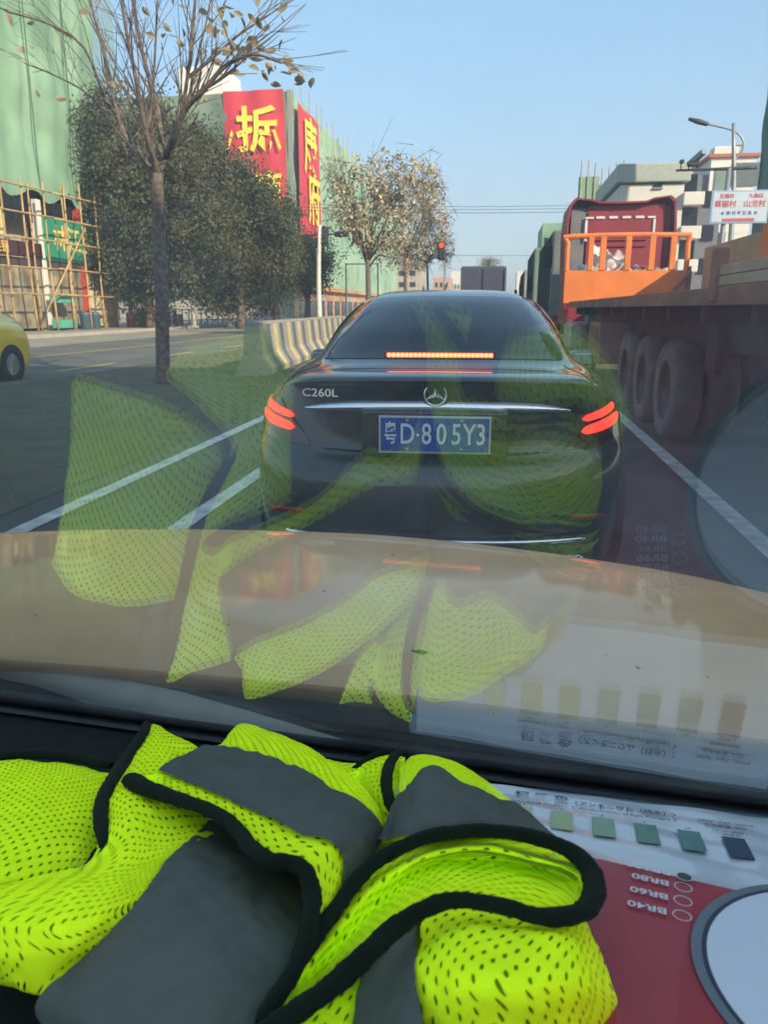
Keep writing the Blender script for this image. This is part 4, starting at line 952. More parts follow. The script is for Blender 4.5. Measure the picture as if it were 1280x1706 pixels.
    for k_ in range(4): bx('marker_strip', cx0 + .62 + k_ * .27, cx0 + .80 + k_ * .27, cy - .085, cy - .065, 3.17, 3.22, wmk, .003)
    for s, x in ((1, cx0 + .40), (-1, cx1 - .42)):
        bx('marker_strip', x - .02 + .02 * s, x + .03 + .02 * s, cy - .09, cy - .07, 2.72, 3.15, wmk, .003); bx('marker_strip', x - .0, x + .17 * s if s > 0 else x + .01, cy - .09, cy - .07, 3.17, 3.21, wmk, .003) if s > 0 else bx('marker_strip', x - .16, x, cy - .09, cy - .07, 3.17, 3.21, wmk, .003)
    # fairings: arched shell
    shell = []
    prof = [(cx0 + .05, 1.3), (cx0 + .02, 2.2), (cx0, 3.0), (cx0 + .04, 3.45), (cx0 + .16, 3.58), (cx0 + .5, 3.55), (2.0, 3.50), (2.47, 3.49), (2.95, 3.50), (cx1 - .5, 3.56), (cx1 - .16, 3.60), (cx1 - .04, 3.5), (cx1, 3.0), (cx1 - .01, 2.2), (cx1 - .05, 1.3)]
    t = .045; V = []; cxm = (cx0 + cx1) / 2
    for (yy, sc) in ((cy - .22, 1.0), (cy + 1.6, .985)):
        for (x, z) in prof:
            V.append((cxm + (x - cxm) * sc - L[0], yy - L[1], z))
        for (x, z) in prof:
            xi = x + t * (1 if x < cxm else -1) if abs(x - cxm) > .9 else x; V.append((cxm + (xi - cxm) * sc - L[0], yy - L[1], z - (t * .8 if z > 3.3 else 0)))
    n = len(prof); fs = []
    for i in range(n - 1):
        fs += [(i, i + 1, 2 * n + i + 1, 2 * n + i), (n + i, n + i + 1, 3 * n + i + 1, 3 * n + i), (i, i + 1, n + i + 1, n + i)]
    raw('wind_fairing', V, fs, redp, r)
    bx('fairing_inner', cx0 + .10, cx0 + .42, cy - .02, cy + .02, 1.6, 3.4, mat('cab_panel_grey', (.16, .16, .17), .7, var=.15), .01)  # plain grey panel left of the red back wall
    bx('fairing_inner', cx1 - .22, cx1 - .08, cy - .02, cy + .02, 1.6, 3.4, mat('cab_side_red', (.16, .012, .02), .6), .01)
    bx('rear_cab_window', 2.25, 2.75, cy - .075, cy - .062, 2.1, 2.45, darkglass, .004)
    MB().path([(2.3 - L[0], cy - .3 - L[1], 2.15), (3.1 - L[0], cy - .3 - L[1], 2.15), (3.1 - L[0], cy - .3 - L[1], 1.5)], .03, 7).build('catwalk_rail', redp, r)
    # mirror on the left of the cab
    bx('mirror', 1.0, 1.22, 20.0, 20.1, 2.3, 2.8, black, .03)
    # left-hand row of cargo bundles (things on the deck)
    cols = [((.35, .08, .10), 'red and white striped bundle'), ((.12, .14, .35), 'blue and red patterned bundle'), ((.55, .50, .42), 'pale rolled cloth bundle')]
    for i, (px, c_, lab) in enumerate(((993, (.55, .50, .50), 'pale patterned sack with a blue top behind the left bars of the headboard'), (1026, (.42, .12, .12), 'red and white sack behind the middle bars of the headboard'), (1064, (.40, .34, .26), 'beige sack and rope heap behind the right bars of the headboard'), (1100, (.45, .38, .28), 'low beige cloth heap at the right end of the headboard'))):
        p = atY(px, 440, 16.7); t = thing('cargo_bundle', (p[0], 16.6, 1.44), lab, 'bundle', 'bundles on the lorry behind the headboard'); b_ = MB()
        hh = [1.12, .95, .80, .70][i]
        rr = bmesh.ops.create_icosphere(b_.b, subdivisions=3, radius=.5)
        for v in rr['verts']:
            k = 1 + .22 * math.sin(v.co.x * 9 + i) * math.sin(v.co.y * 8) + .12 * math.sin(v.co.z * 14 + i * 2); v.co = Vector((v.co.x * .62 * k, v.co.y * .55 * k, max(0, (v.co.z + .38)) * hh * k))
        mm = mat('bundle_cloth_%d' % i, c_, .8, var=.5, scale=4.5, col2=(.6, .55, .5) if i < 2 else None, detail=1); b_.build('sack', mm, t, True)
        MB().path([(-.3, -.3, .1), (-.1, -.36, hh * .5), (.12, -.3, hh * .8), (.2, 0, hh * .9)], .018, 6).build('rope', mat('rope', (.5, .42, .28), .9), t)
lorry()
def queue_lorry(y, x, h, m, mcab, lab, w=2.4, ln=6.5):
    r = thing('queued_lorry', (x + w / 2, y, 0), lab, 'lorry', 'lorries queuing ahead in the right lane')
    MB().box((0, ln / 2, (h + 1.1) / 2), (w, ln, h - 1.1), .06).build('cargo_body', m, r)
    for i in range(7): MB().box((-w / 2 - .02, .4 + i * (ln - .8) / 6, (h + 1.1) / 2), (.06, .08, h - 1.3), .01).build('body_rib', darkmetal, r)
    MB().box((0, ln + 1.3, 1.75), (w * .96, 2.0, 2.4), .12).build('cab', mcab, r)
    MB().box((0, ln / 2 + 1, .85), (w * .4, ln + 2, .3)).build('chassis', darkmetal, r)
    for yy in (1.0, 2.2, ln + 1.3):
        for s in (-1, 1): MB().lathe([(-.15, .25), (-.16, .45), (-.1, .5), (.1, .5), (.16, .45), (.15, .25)], (s * (w / 2 - .2), yy, .5), 'x', 20).build('tyre', rubber, r)
    MB().box((-w / 2 - .25, ln + 1.9, 2.2), (.2, .12, .55), .03).build('wing_mirror', black, r)
    for s in (-1, 1): MB().box((s * (w / 2 - .2), -.03, 1.0), (.25, .06, .12), .01).build('tail_light', mat('dull_red_lens', (.3, .02, .02), .3), r)
queue_lorry(21.6, 1.30, 3.3, mat('grey_green_tarp', (.14, .16, .15), .8, var=.2, scale=1.5), mat('green_cab', (.10, .20, .13), .5), 'grey lorry directly ahead of the red cab')
queue_lorry(32, 1.25, 3.6, mat('dull_green_tarp', (.16, .22, .17), .8, var=.2, scale=1.5), mat('white_cab', (.5, .5, .48), .5), 'greenish lorry, second ahead of the red cab')
queue_lorry(43, 1.2, 3.3, mat('pale_grey_tarp', (.30, .30, .28), .8, var=.2, scale=1.5), mat('white_cab', (.5, .5, .48), .5), 'pale grey lorry, farthest in the right lane')
# far dark lorry in our lane
a = atY(768, 443, 42); b_ = atY(845, 443, 42)
r = thing('dark_box_lorry', ((a[0] + b_[0]) / 2, 42, 0), 'dark blue tarpaulin lorry far ahead above the black car roof', 'lorry'); w = b_[0] - a[0]
tp_ = mat('navy_tarp', (.05, .055, .085), .7, var=.15, scale=1.2)
MB().box((0, 3.5, 2.25), (w, 7, 2.4), .12).build('cargo_body', tp_, r)
MB().box((0, -.03, 2.2), (.05, .06, 2.2)).build('door_seam', darkmetal, r)
for s in (-1, 1): MB().box((s * (w / 2 - .06), -.04, 2.2), (.08, .08, 2.2), .01).build('corner_rib', mat('navy_rib', (.08, .09, .12), .6), r)
MB().box((0, 3.5, .85), (w * .5, 7, .35)).build('chassis', darkmetal, r)
MB().box((0, 8.4, 1.6), (w * .95, 2.2, 2.1), .12).build('cab', mat('navy_cab', (.05, .06, .1), .5), r)
for yy in (1.2, 2.4, 8.2):
    for s in (-1, 1): MB().lathe([(-.15, .25), (-.16, .45), (-.1, .5), (.1, .5), (.16, .45), (.15, .25)], (s * (w / 2 - .25), yy, .5), 'x', 20).build('tyre', rubber, r)

# ------------------------------------------------------------------ our own car: windscreen, dashboard, bonnet
own = thing('own_car', (0, .5, 0), 'beige car we sit in: bonnet, black cowl, sloping windscreen and dark dashboard', 'car')
LO = origin(own)
glassm = glass_screen()
la = np.cross(N_GLASS, N_DASH); la /= np.linalg.norm(la); la = la if la[0] > 0 else -la
vs_ = np.cross(N_GLASS, la); vs_ = vs_ if vs_[2] > 0 else -vs_           # up the slope of the pane
back = np.cross(la, N_DASH); back = back if back[1] < 0 else -back        # towards us, in the dashboard plane
Amat = np.array([N_GLASS, N_DASH, [1, 0, 0]]); B0 = EYE + np.linalg.solve(Amat, np.array([-D_GLASS, -D_DASH - .004, 0.]))
def pane(name, off, m, t0=-.005, t1=1.15, s0=-.85, s1=.85, back_=False):
    V = [B0 + la * s + vs_ * t - N_GLASS * off - LO for (s, t) in ((s0, t0), (s1, t0), (s1, t1), (s0, t1))]
    return raw(name, V, [(0, 1, 2, 3)], m, own)
wsn = pane('windscreen', 0.0, glassm); wsn2 = raw('outer_pane', [tuple(v.co) for v in pane('tmp_', .0042, None).data.vertices], [(0, 1, 2, 3)], glassm, wsn)
bpy.data.objects.remove(bpy.data.objects['tmp_'])
frit = mat('black_glass_border', (.010, .011, .009), .9, var=0, spec=.1)
V = [B0 + la * s + vs_ * t - N_GLASS * .006 - LO for (s, t) in ((-.85, -.03), (.85, -.03), (.85, .022), (-.85, .022))]; raw('glass_border', V, [(0, 1, 2, 3)], frit, own)
dashm = mat('dashboard_plastic', (.014, .017, .014), .85, var=.2, scale=40, bump=.25, bscale=900, spec=.12)
ns, ntt = 40, 30; V = []
for i in range(ntt + 1):
    for j in range(ns + 1):
        t = -.01 + 1.15 * i / ntt; s = -.95 + 1.9 * j / ns; q = B0 + la * s + back * t - N_DASH * (.004 + .5 * max(0, t - .62) ** 2)
        V.append(q - LO)
raw('dashboard', V, grid_faces(ntt + 1, ns + 1), dashm, own, smooth=True)
# rubber strip where glass meets the dashboard
glossy_black = mat('glossy_black_trim', (.010, .011, .010), .5, var=.5, scale=90, coat=.12)
def ribbon(name, t0, t1, h0, h1, m, s0=-.9, s1=.9):
    pr = [(t0, 0), (t0, h0), ((t0 + t1) / 2, h1), (t1, h0 * .5), (t1, 0)]; n = 60; V = []
    for k_ in range(n + 1):
        s = s0 + (s1 - s0) * k_ / n
        for t, h in pr: V.append(B0 + la * s + back * t + N_DASH * h - LO)
    return raw(name, V, grid_faces(n + 1, 5), m, own, smooth=True)
ribbon('edge_trim', .004, .026, .003, .0045, glossy_black); ribbon('rubber_seal', -.006, .005, .004, .007, mat('seal_rubber', (.010, .010, .010), .8))
# bonnet
hoodm = mat('beige_car_paint', (0.82, 0.47, 0.21), .5, var=.07, scale=9, coat=.62, spec=.1); hoodm.node_tree.nodes['Principled BSDF'].inputs['Coat Roughness'].default_value = .05
colsx = [(-420, 1062, 918), (-150, 1082, 896), (0, 1098, 889), (170, 1110, 884), (340, 1124, 884), (520, 1140, 888), (640, 1153, 894), (800, 1172, 909), (960, 1192, 930), (1130, 1212, 957), (1280, 1232, 990), (1480, 1262, 1040), (1700, 1300, 1100)]
ctrl = []
for fr in (0.0, .25, .5, .75, 1.0):
    row = []
    for (px, pr_, pf) in colsx:
        zr = .845; zf = .786; a_ = atZ(px, pr_, zr); b_ = atZ(px, pf, zf); q = a_ * (1 - fr) + b_ * fr; q[2] = zr - (zr - zf) * fr ** 1.5 ; row.append(q)
    ctrl.append(row)
for dy, dz in ((.05, -.018), (.09, -.05), (.12, -.16), (.13, -.40)):
    row = []
    for q in ctrl[4]: d = np.array([q[0], q[1], 0]); d /= np.linalg.norm(d); row.append(q + np.array([0, dy, dz]))
    ctrl.append(row)
net_h = np.array(ctrl); U = np.linspace(0, 8, 66); Vv = np.linspace(0, 12, 90); G = net_eval(net_h, U, Vv) - LO
raw('bonnet', G.reshape(-1, 3), grid_faces(66, 90), hoodm, own, smooth=True)
# rear lip of the bonnet, cowl and grey reflection sheet
V = [];
for q in G[0]: V += [q + np.array([0, 0, 0]), q + np.array([0, -.004, -.006]), q + np.array([0, .01, -.03])]
raw('bonnet_lip', V, grid_faces(90, 3), hoodm, own, smooth=True)
cow = mat('cowl_plastic', (.024, .022, .012), .9, var=.5, scale=25, bump=.3, bscale=200, spec=.12)
V = []
for j in range(41):
    s = -1.0 + 2.0 * j / 40; q0 = B0 + la * s - N_GLASS * .012 - vs_ * .012; q1 = q0.copy(); q1[1] += .26; q1[2] = .79; qm = q0.copy(); qm[1] += .05; qm[2] -= .022
    V += [q0 - LO, qm - LO, q1 - LO]
raw('cowl', V, grid_faces(41, 3), cow, own, smooth=True)
for k_ in range(5):
    b_ = MB(); q0 = B0 + la * -.8 + np.array([0, .035 + k_ * .03, -.012 - k_ * .006]) - LO; q1 = B0 + la * .8 + np.array([0, .035 + k_ * .03, -.012 - k_ * .006]) - LO
    b_.bar(tuple(q0), tuple(q1), .0022, n=6); b_.build('cowl_ridge', cow, own)
reflm = mat('reflection_grey', (.46, .44, .35), .85, var=.1, scale=20)  # grey of a reflection low in the pane, built as a solid sheet
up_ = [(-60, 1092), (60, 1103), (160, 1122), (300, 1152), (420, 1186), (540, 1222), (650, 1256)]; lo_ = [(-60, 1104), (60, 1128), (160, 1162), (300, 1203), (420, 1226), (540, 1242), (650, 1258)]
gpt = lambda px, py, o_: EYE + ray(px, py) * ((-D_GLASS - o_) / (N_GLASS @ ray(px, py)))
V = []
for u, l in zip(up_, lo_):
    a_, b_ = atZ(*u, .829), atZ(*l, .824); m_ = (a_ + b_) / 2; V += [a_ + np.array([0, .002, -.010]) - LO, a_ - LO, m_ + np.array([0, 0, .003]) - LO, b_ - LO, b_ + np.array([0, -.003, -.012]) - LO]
raw('grey_reflection', V, grid_faces(7, 5), reflm, own, smooth=True)

# ------------------------------------------------------------------ laminated colour chart
e1 = dash(1262, 1358) - dash(804, 1303); e1 /= np.linalg.norm(e1); e2 = np.cross(N_DASH, e1)
TLc = dash(804, 1303)
ch = thing('colour_chart', TLc - N_DASH * .0035, 'white laminated colour chart with green test swatches under the foot of the windscreen', 'chart'); LC = origin(ch)
card = mat('laminated_card', (.66, .67, .68), .30, var=.03, scale=12, coat=.8); m_ = card.node_tree
def crd(s, t, h=0.): return TLc + e1 * s + e2 * t + N_DASH * h - LC
def cxy(px, py): q = dash(px, py) - TLc; return q @ e1, q @ e2
WC = np.linalg.norm(dash(1262, 1358) - TLc)
ns, nt_ = 60, 24; V = []
for i in range(nt_ + 1):
    for j in range(ns + 1):
        s = -.075 + (WC + .085) * j / ns; t = -.16 * i / nt_; V.append(crd(s, t, -.0012 + .0007 * math.sin(s * 70 + t * 30) + .0005 * math.sin(t * 160 + s * 40)))
raw('sheet', V, grid_faces(nt_ + 1, ns + 1), card, ch, smooth=True)
lam = mat('lamination_border', (.20, .26, .31), .2, var=.1, scale=30, coat=1)
for (s0, s1, t0, t1) in ((-.082, WC + .018, .0, .0045), (-.083, -.0755, -.16, .0), (WC + .0105, WC + .018, -.16, .0)):
    raw('laminate_margin', [crd(s0, t0, -.0018), crd(s1, t0, -.0018), crd(s1, t1, -.0018), crd(s0, t1, -.0018)], [(0, 1, 2, 3)], lam, ch)
a1 = np.array(cxy(919, 1351)); a20 = np.array(cxy(1202, 1394)); stp = (a20 - a1) / 4
sw = abs(cxy(1167, 1392)[0] - cxy(1128, 1386)[0]); shh = abs(cxy(1136, 1419)[1] - cxy(1128, 1386)[1])
cols = [(.62, .62, .30), (.50, .52, .25), (.34, .44, .17), (.18, .36, .20), (.05, .21, .13), (.02, .16, .14), (.02, .045, .09)]
ink = mat('print_black', (.03, .035, .045), .5, var=0)
for i in range(7):
    s, t = a1 + stp * (i - 2); w = sw
    raw('swatch', [crd(s, t, .0008), crd(s + w, t, .0008), crd(s + w, t - shh, .0008), crd(s, t - shh, .0008)], [(0, 1, 2, 3)], mat('swatch_ink_%d' % i, cols[i], .4, var=.08, scale=60, coat=.35), ch)
    text('lettering', ['0', '0.5', '1', '2', '5', '10', '20以上'][i], .0052, ink, ch, crd(s + w / 2, t + .0035, .0009), e1, e2, .0002, bold=.02)
def ctext(s_, pa, pb, size, bold=.01):
    a_, b_ = np.array(cxy(*pa)), np.array(cxy(*pb)); c_ = (a_ + b_) / 2
    o = text('lettering', s_, size, ink, ch, crd(c_[0], c_[1], .0009), e1, e2, .0002, bold=bold); 
    xs = [np.array(v.co) @ e1 for v in o.data.vertices]; k_ = np.linalg.norm(b_ - a_) / (max(xs) - min(xs) + 1e-9)
    ctr = np.array(crd(c_[0], c_[1], .0011))
    for v in o.data.vertices:
        d = np.array(v.co) - ctr; x = d @ e1; v.co = Vector(ctr + d + e1 * (x * (k_ - 1)))
ctext('標 準 色', (858, 1322), (948, 1333), .0105, .02); ctext('〈アンモニウム（排水）〉', (958, 1336), (1128, 1364), .0100, .02)
ctext('Standard Color 〈 Ammonium (High Range) 〉', (856, 1332), (1134, 1373), .0066, .01)
ctext('NH4⁺ mg/L (ppm)', (1163, 1366), (1256, 1380), .0066); ctext('反応時間 10分', (1174, 1374), (1246, 1385), .0066); ctext('10min after', (1186, 1383), (1240, 1391), .0062)

# ------------------------------------------------------------------ red printed box
A0 = boxtop(984, 1424); f1 = boxtop(1280, 1491) - A0; f1 /= np.linalg.norm(f1); f2 = np.cross(N_BOX, f1)
bxr = thing('red_box', A0 - N_BOX * .02, 'dark red flat box printed with a big white disc at the lower right', 'box'); LR = origin(bxr)
def bp(s, t, h=0.): return A0 + f1 * s + f2 * t + N_BOX * h - LR
redm = mat('red_card', (.42, .035, .045), .6, var=.07, scale=14, bump=.08, bscale=1200, coat=.25)
n1, n2 = 24, 24; V = []
for i in range(n2 + 1):
    for j in range(n1 + 1):
        s = .34 * j / n1; t = -.30 * i / n2; V.append(bp(s, t, .0006 * math.sin(s * 30) * math.sin(t * 25) - (.0016 if i == 0 or j == 0 else 0)))
raw('box_top', V, grid_faces(n2 + 1, n1 + 1), redm, bxr, smooth=True)
MB().poly([tuple(bp(0, 0, -.0016)), tuple(bp(.34, 0, -.0016)), tuple(bp(.34, -.30, -.0016)), tuple(bp(0, -.30, -.0016))], tuple(-N_BOX * .014)).build('box_side', mat('red_card_side', (.12, .03, .025), .6), bxr)
def bxy(px, py): q = boxtop(px, py) - A0; return np.array([q @ f1, q @ f2])
P1, P2, P3 = bxy(1178, 1582), bxy(1238.8, 1706), bxy(1280, 1489.7)
Mx = 2 * np.array([P2 - P1, P3 - P1]); cc = np.linalg.solve(Mx, np.array([P2 @ P2 - P1 @ P1, P3 @ P3 - P1 @ P1])); Rd = np.linalg.norm(P1 - cc)
print('disc', cc, Rd)
def ring(name, r0, r1, m, h):
    n = 96; V = []; fs = []
    for k_ in range(n):
        t = 2 * math.pi * k_ / n
        for r_ in (r0, r1): V.append(bp(cc[0] + r_ * math.cos(t), cc[1] + r_ * math.sin(t), h))
    raw(name, V, [(2 * k_, 2 * k_ + 1, (2 * k_ + 3) % (2 * n), (2 * k_ + 2) % (2 * n)) for k_ in range(n)], m, bxr)
ring('white_disc', 0.0002, Rd, mat('white_print', (.72, .73, .76), .5, var=.02), .0012)
ring('dark_rim', Rd, Rd + .0028, mat('navy_print', (.03, .035, .06), .5, var=0), .0012)
ring('grey_rim', Rd + .0028, Rd + .0085, mat('grey_print', (.16, .18, .20), .5, var=.04), .0011)
wpr = mat('white_lettering', (.75, .70, .70), .5, var=0)
for (px, py, s_) in ((1140.8, 1463.2, 'BR100'), (1139, 1481, 'BR80'), (1138.4, 1504, 'BR60'), (1137, 1528.5, 'BR40')):
    c_ = bxy(px, py); n = 40; R2_ = .0050; V = []; fs = []
    for k_ in range(n):
        t = 2 * math.pi * k_ / n
        for r_ in (R2_, R2_ + .0006): V.append(bp(c_[0] + r_ * math.cos(t), c_[1] + r_ * math.sin(t), .0014))
    raw('option_ring', V, [(2 * k_, 2 * k_ + 1, (2 * k_ + 3) % (2 * n), (2 * k_ + 2) % (2 * n)) for k_ in range(n)], wpr, bxr)
    if s_ == 'BR100':
        raw('filled_mark', [bp(c_[0] + R2_ * .92 * math.cos(2 * math.pi * k_ / 30), c_[1] + R2_ * .92 * math.sin(2 * math.pi * k_ / 30), .0013) for k_ in range(30)], [tuple(range(30))], mat('marker_ink', (.06, .06, .06), .5, var=0), bxr)
    text('lettering', s_, .0088, wpr, bxr, bp(c_[0] - .0085, c_[1], .0014), -f1, -f2, .0001, align='LEFT', bold=.02, sx=1.25)

# ------------------------------------------------------------------ the high-visibility vest
vest = thing('safety_vest', dash(500, 1500), 'crumpled fluorescent yellow mesh safety vest with grey bands lying on the dashboard', 'vest'); LV = origin(vest)
yel = cloth('fluorescent_mesh', (.80, 1.0, .03), True, .25)
shaded = cloth('shaded_mesh', (.40, .46, .05), False, .2)  # same yellow mesh, its colour darkened for the shade behind the holes
grey = cloth('grey_reflective_band', (.135, .145, .118), False, .0, 1400)
bind = cloth('black_binding', (.012, .020, .012), False, .0, 1500, .04)
def V3(p): return dash(p[0], p[1], p[2])
def panel_net(rows): return np.array([[V3(p) for p in r] for r in rows])
def cloth_panel(name, net, u0, u1, v0, v1, m, off=0., nu=70, nv=70, amp=.0012, seed=0., uvswap=False, edge=0.):
    U = np.linspace(u0, u1, nu); Vv = np.linspace(v0, v1, nv); G = net_eval(net, U, Vv)
    N = grid_normals(G); N = N * (1 if (N @ N_DASH).mean() > 0 else -1)
    if m is grey: w = vnoise(G, 34., amp * 1.8, seed) + vnoise(G, 95., amp * .7, seed + 5) + np.abs(vnoise(G * np.array([1., .35, 1.]), 38., .0042, seed + 3)) + np.abs(vnoise(G * np.array([.5, 1., 1.]), 110., .0013, seed + 8))
    else: w = vnoise(G, 34., amp * 1.8, seed) + vnoise(G, 95., amp * .7, seed + 5)
    G2 = G + N * (off + w[..., None])
    uv = arc_uv(G)
    if uvswap: uv = uv[..., ::-1]
    o = raw(name, (G2 - LV).reshape(-1, 3), grid_faces(nu, nv), m, vest, uvs=uv.reshape(-1, 2) , smooth=True)
    if m is yel:   # the vest is doubled over: a second layer, coloured darker for shade, shows through
        G3 = G2 - N * (.0032 + np.abs(vnoise(G, 60., .003, seed + 9))[..., None]); st_ = (slice(3, -11, 2), slice(3, -5, 2)); Gs = G3[st_]
        raw('inner_layer', (Gs - LV).reshape(-1, 3), grid_faces(Gs.shape[0], Gs.shape[1]), shaded, o, uvs=(uv[st_] + .0031).reshape(-1, 2), smooth=True)
    return o
def tube(name, pts, r, m, n=10, dens=16, flat=.75, parent=None):
    P = np.array([V3(p) for p in pts]); k_ = len(P); T = np.linspace(0, k_ - 1, (k_ - 1) * dens + 1); G = _cr(P, T)
    rr = np.interp(T, np.arange(k_), r if hasattr(r, '__len__') else [r] * k_) * (1.1 if name == 'binding' else 1)
    tan = np.gradient(G, axis=0); tan /= np.linalg.norm(tan, axis=1)[:, None]
    a = np.cross(tan, N_DASH); a /= np.linalg.norm(a, axis=1)[:, None] + 1e-9; b_ = np.cross(a, tan)
    V, UVs = [], []; L = np.concatenate([[0], np.cumsum(np.linalg.norm(np.diff(G, axis=0), axis=1))])
    for i in range(len(G)):
        f = min(1, (min(i, len(G) - 1 - i) / 5 + .25)) ** .5
        for q in range(n + 1):
            t = 2 * math.pi * q / n; wob = 1 + .05 * math.sin(L[i] * 210 + q) + .035 * math.sin(L[i] * 530 + q * 2.3) + random.gauss(0, .03)
            V.append(G[i] + (a[i] * math.cos(t) + b_[i] * math.sin(t) * flat) * rr[i] * f * wob - LV); UVs.append((L[i], rr[i] * t))
    return raw(name, V, grid_faces(len(G), n + 1), m, parent or vest, uvs=UVs, smooth=True)

# under layer so that gaps show cloth, not dashboard
under = [[(140, 1330, .012), (330, 1290, .012), (520, 1300, .015), (640, 1330, .02), (760, 1330, .02), (850, 1360, .012)],
         [(60, 1450, .012), (300, 1440, .02), (500, 1430, .022), (650, 1430, .035), (800, 1420, .04), (930, 1430, .02)],
         [(60, 1560, .012), (250, 1560, .02), (450, 1560, .022), (620, 1560, .03), (800, 1520, .045), (960, 1500, .03)],
         [(110, 1660, .008), (250, 1700, .015), (450, 1700, .02), (620, 1690, .025), (800, 1650, .045), (960, 1600, .03)],
         [(160, 1760, .004), (250, 1800, .01), (450, 1800, .01), (620, 1800, .015), (800, 1780, .02), (930, 1750, .01)]]
cloth_panel('under_layer', panel_net(under), 0, 4, 0, 5, shaded, 0, 50, 60, .0015)
left = [[(-70, 1292, .006), (0, 1268, .012), (70, 1268, .014), (130, 1276, .016), (190, 1290, .020)],
        [(-120, 1335, .020), (-20, 1322, .026), (60, 1315, .030), (125, 1330, .030), (178, 1345, .030)],
        [(-200, 1400, .028), (-60, 1392, .034), (50, 1385, .036), (120, 1395, .034), (172, 1395, .030)],
        [(-280, 1462, .026), (-110, 1462, .032), (20, 1455, .032), (110, 1448, .028), (180, 1432, .022)],
        [(-300, 1500, .012), (-120, 1500, .016), (10, 1495, .016), (110, 1485, .014), (180, 1462, .012)]]
cloth_panel('mesh_panel', panel_net(left), 0, 4, 0, 4, yel, 0, 80, 80, .001, 1)
centre = [[(246, 1208, .036), (262, 1208, .036), (290, 1225, .034), (338, 1248, .030)],
          [(212, 1262, .041), (240, 1262, .046), (280, 1268, .045), (345, 1285, .034)],
          [(172, 1330, .046), (215, 1328, .058), (275, 1340, .052), (365, 1360, .040)],
          [(166, 1390, .049), (215, 1383, .062), (270, 1385, .054), (365, 1385, .042)],
          [(140, 1438, .044), (190, 1440, .061), (245, 1430, .060), (310, 1412, .052)],
          [(20, 1468, .044), (110, 1480, .060), (190, 1475, .065), (272, 1446, .057)],
          [(-90, 1500, .040), (50, 1540, .055), (150, 1530, .062), (234, 1500, .057)],
          [(-90, 1570, .030), (20, 1590, .042), (110, 1590, .048), (180, 1566, .046)],
          [(-90, 1605, .016), (0, 1628, .020), (45, 1645, .024), (84, 1652, .026)],
          [(-90, 1612, .004), (0, 1636, .006), (45, 1652, .010), (80, 1660, .014)]]
cn = panel_net(centre); cloth_panel('mesh_panel', cn, 0, 9, 0, 3.03, yel, 0, 130, 90, .0012, 2)
band1 = [[(345, 1372, .042), (400, 1385, .034), (440, 1402, .024), (500, 1440, .018)],
         [(305, 1412, .053), (370, 1430, .046), (440, 1450, .036), (520, 1480, .022)],
         [(270, 1446, .0585), (350, 1475, .053), (430, 1500, .046), (515, 1540, .032)],
         [(232, 1500, .0585), (320, 1530, .058), (410, 1560, .052), (500, 1600, .038)],
         [(178, 1566, .0475), (270, 1600, .052), (370, 1630, .054), (455, 1670, .042)],
         [(82, 1650, .0275), (190, 1700, .038), (300, 1735, .040), (420, 1750, .036)],
         [(60, 1690, .010), (160, 1745, .020), (300, 1775, .020), (420, 1790, .015)]]
cloth_panel('reflective_band', panel_net(band1), 0, 6, 0, 3, grey, .001, 70, 60, .0014, 3)
flap = [[(222, 1300, .055), (262, 1287, .052), (275, 1276, .050), (345, 1245, .038), (368, 1238, .037), (386, 1216, .044)],
        [(280, 1328, .060), (300, 1306, .060), (340, 1272, .058), (385, 1250, .052), (400, 1226, .052), (402, 1206, .050)],
        [(350, 1354, .066), (362, 1330, .066), (410, 1292, .067), (452, 1268, .060), (462, 1240, .058), (455, 1219, .054)],
        [(408, 1400, .068), (425, 1360, .070), (475, 1320, .073), (512, 1292, .066), (522, 1264, .062), (515, 1246, .055)],
        [(455, 1438, .070), (488, 1392, .074), (532, 1356, .076), (562, 1324, .068), (575, 1303, .062), (580, 1290, .054)],
        [(502, 1450, .068), (545, 1408, .074), (590, 1390, .070), (612, 1354, .062), (620, 1348, .058), (626, 1334, .050)],
        [(522, 1490, .062), (568, 1436, .065), (602, 1430, .056), (634, 1382, .052), (636, 1370, .050), (638, 1360, .045)],
        [(512, 1560, .055), (548, 1520, .056), (575, 1485, .046), (622, 1410, .042), (636, 1385, .040), (640, 1375, .035)],
        [(470, 1650, .050), (492, 1620, .050), (520, 1570, .036), (570, 1460, .034), (600, 1420, .030), (620, 1400, .03)]]
fn = panel_net(flap); cloth_panel('mesh_panel', fn, 0, 8, 0, 5, yel, 0, 120, 90, .0008, 4)
cloth_panel('reflective_band', fn, .0, 8, 1.05, 3.0, grey, .0016, 110, 40, .0008, 4)
back_ = [[(572, 1296, .018), (608, 1268, .028), (645, 1257, .034), (675, 1262, .030)],
         [(588, 1312, .030), (620, 1300, .045), (648, 1290, .050), (672, 1290, .042)],
         [(605, 1336, .034), (630, 1330, .045), (650, 1320, .050), (670, 1320, .042)],
         [(625, 1372, .028), (645, 1370, .034), (655, 1362, .038), (670, 1358, .034)]]
cloth_panel('mesh_panel', panel_net(back_), 0, 3, 0, 3, yel, 0, 50, 50, .0008, 5)
cloth_panel('mesh_panel', panel_net([[(545, 1265, .018), (570, 1270, .02), (600, 1272, .022)], [(555, 1290, .03), (580, 1290, .03), (610, 1290, .03)], [(575, 1315, .03), (600, 1315, .03), (620, 1312, .03)]]), 0, 2, 0, 2, yel, 0, 30, 30, .0006, 6)
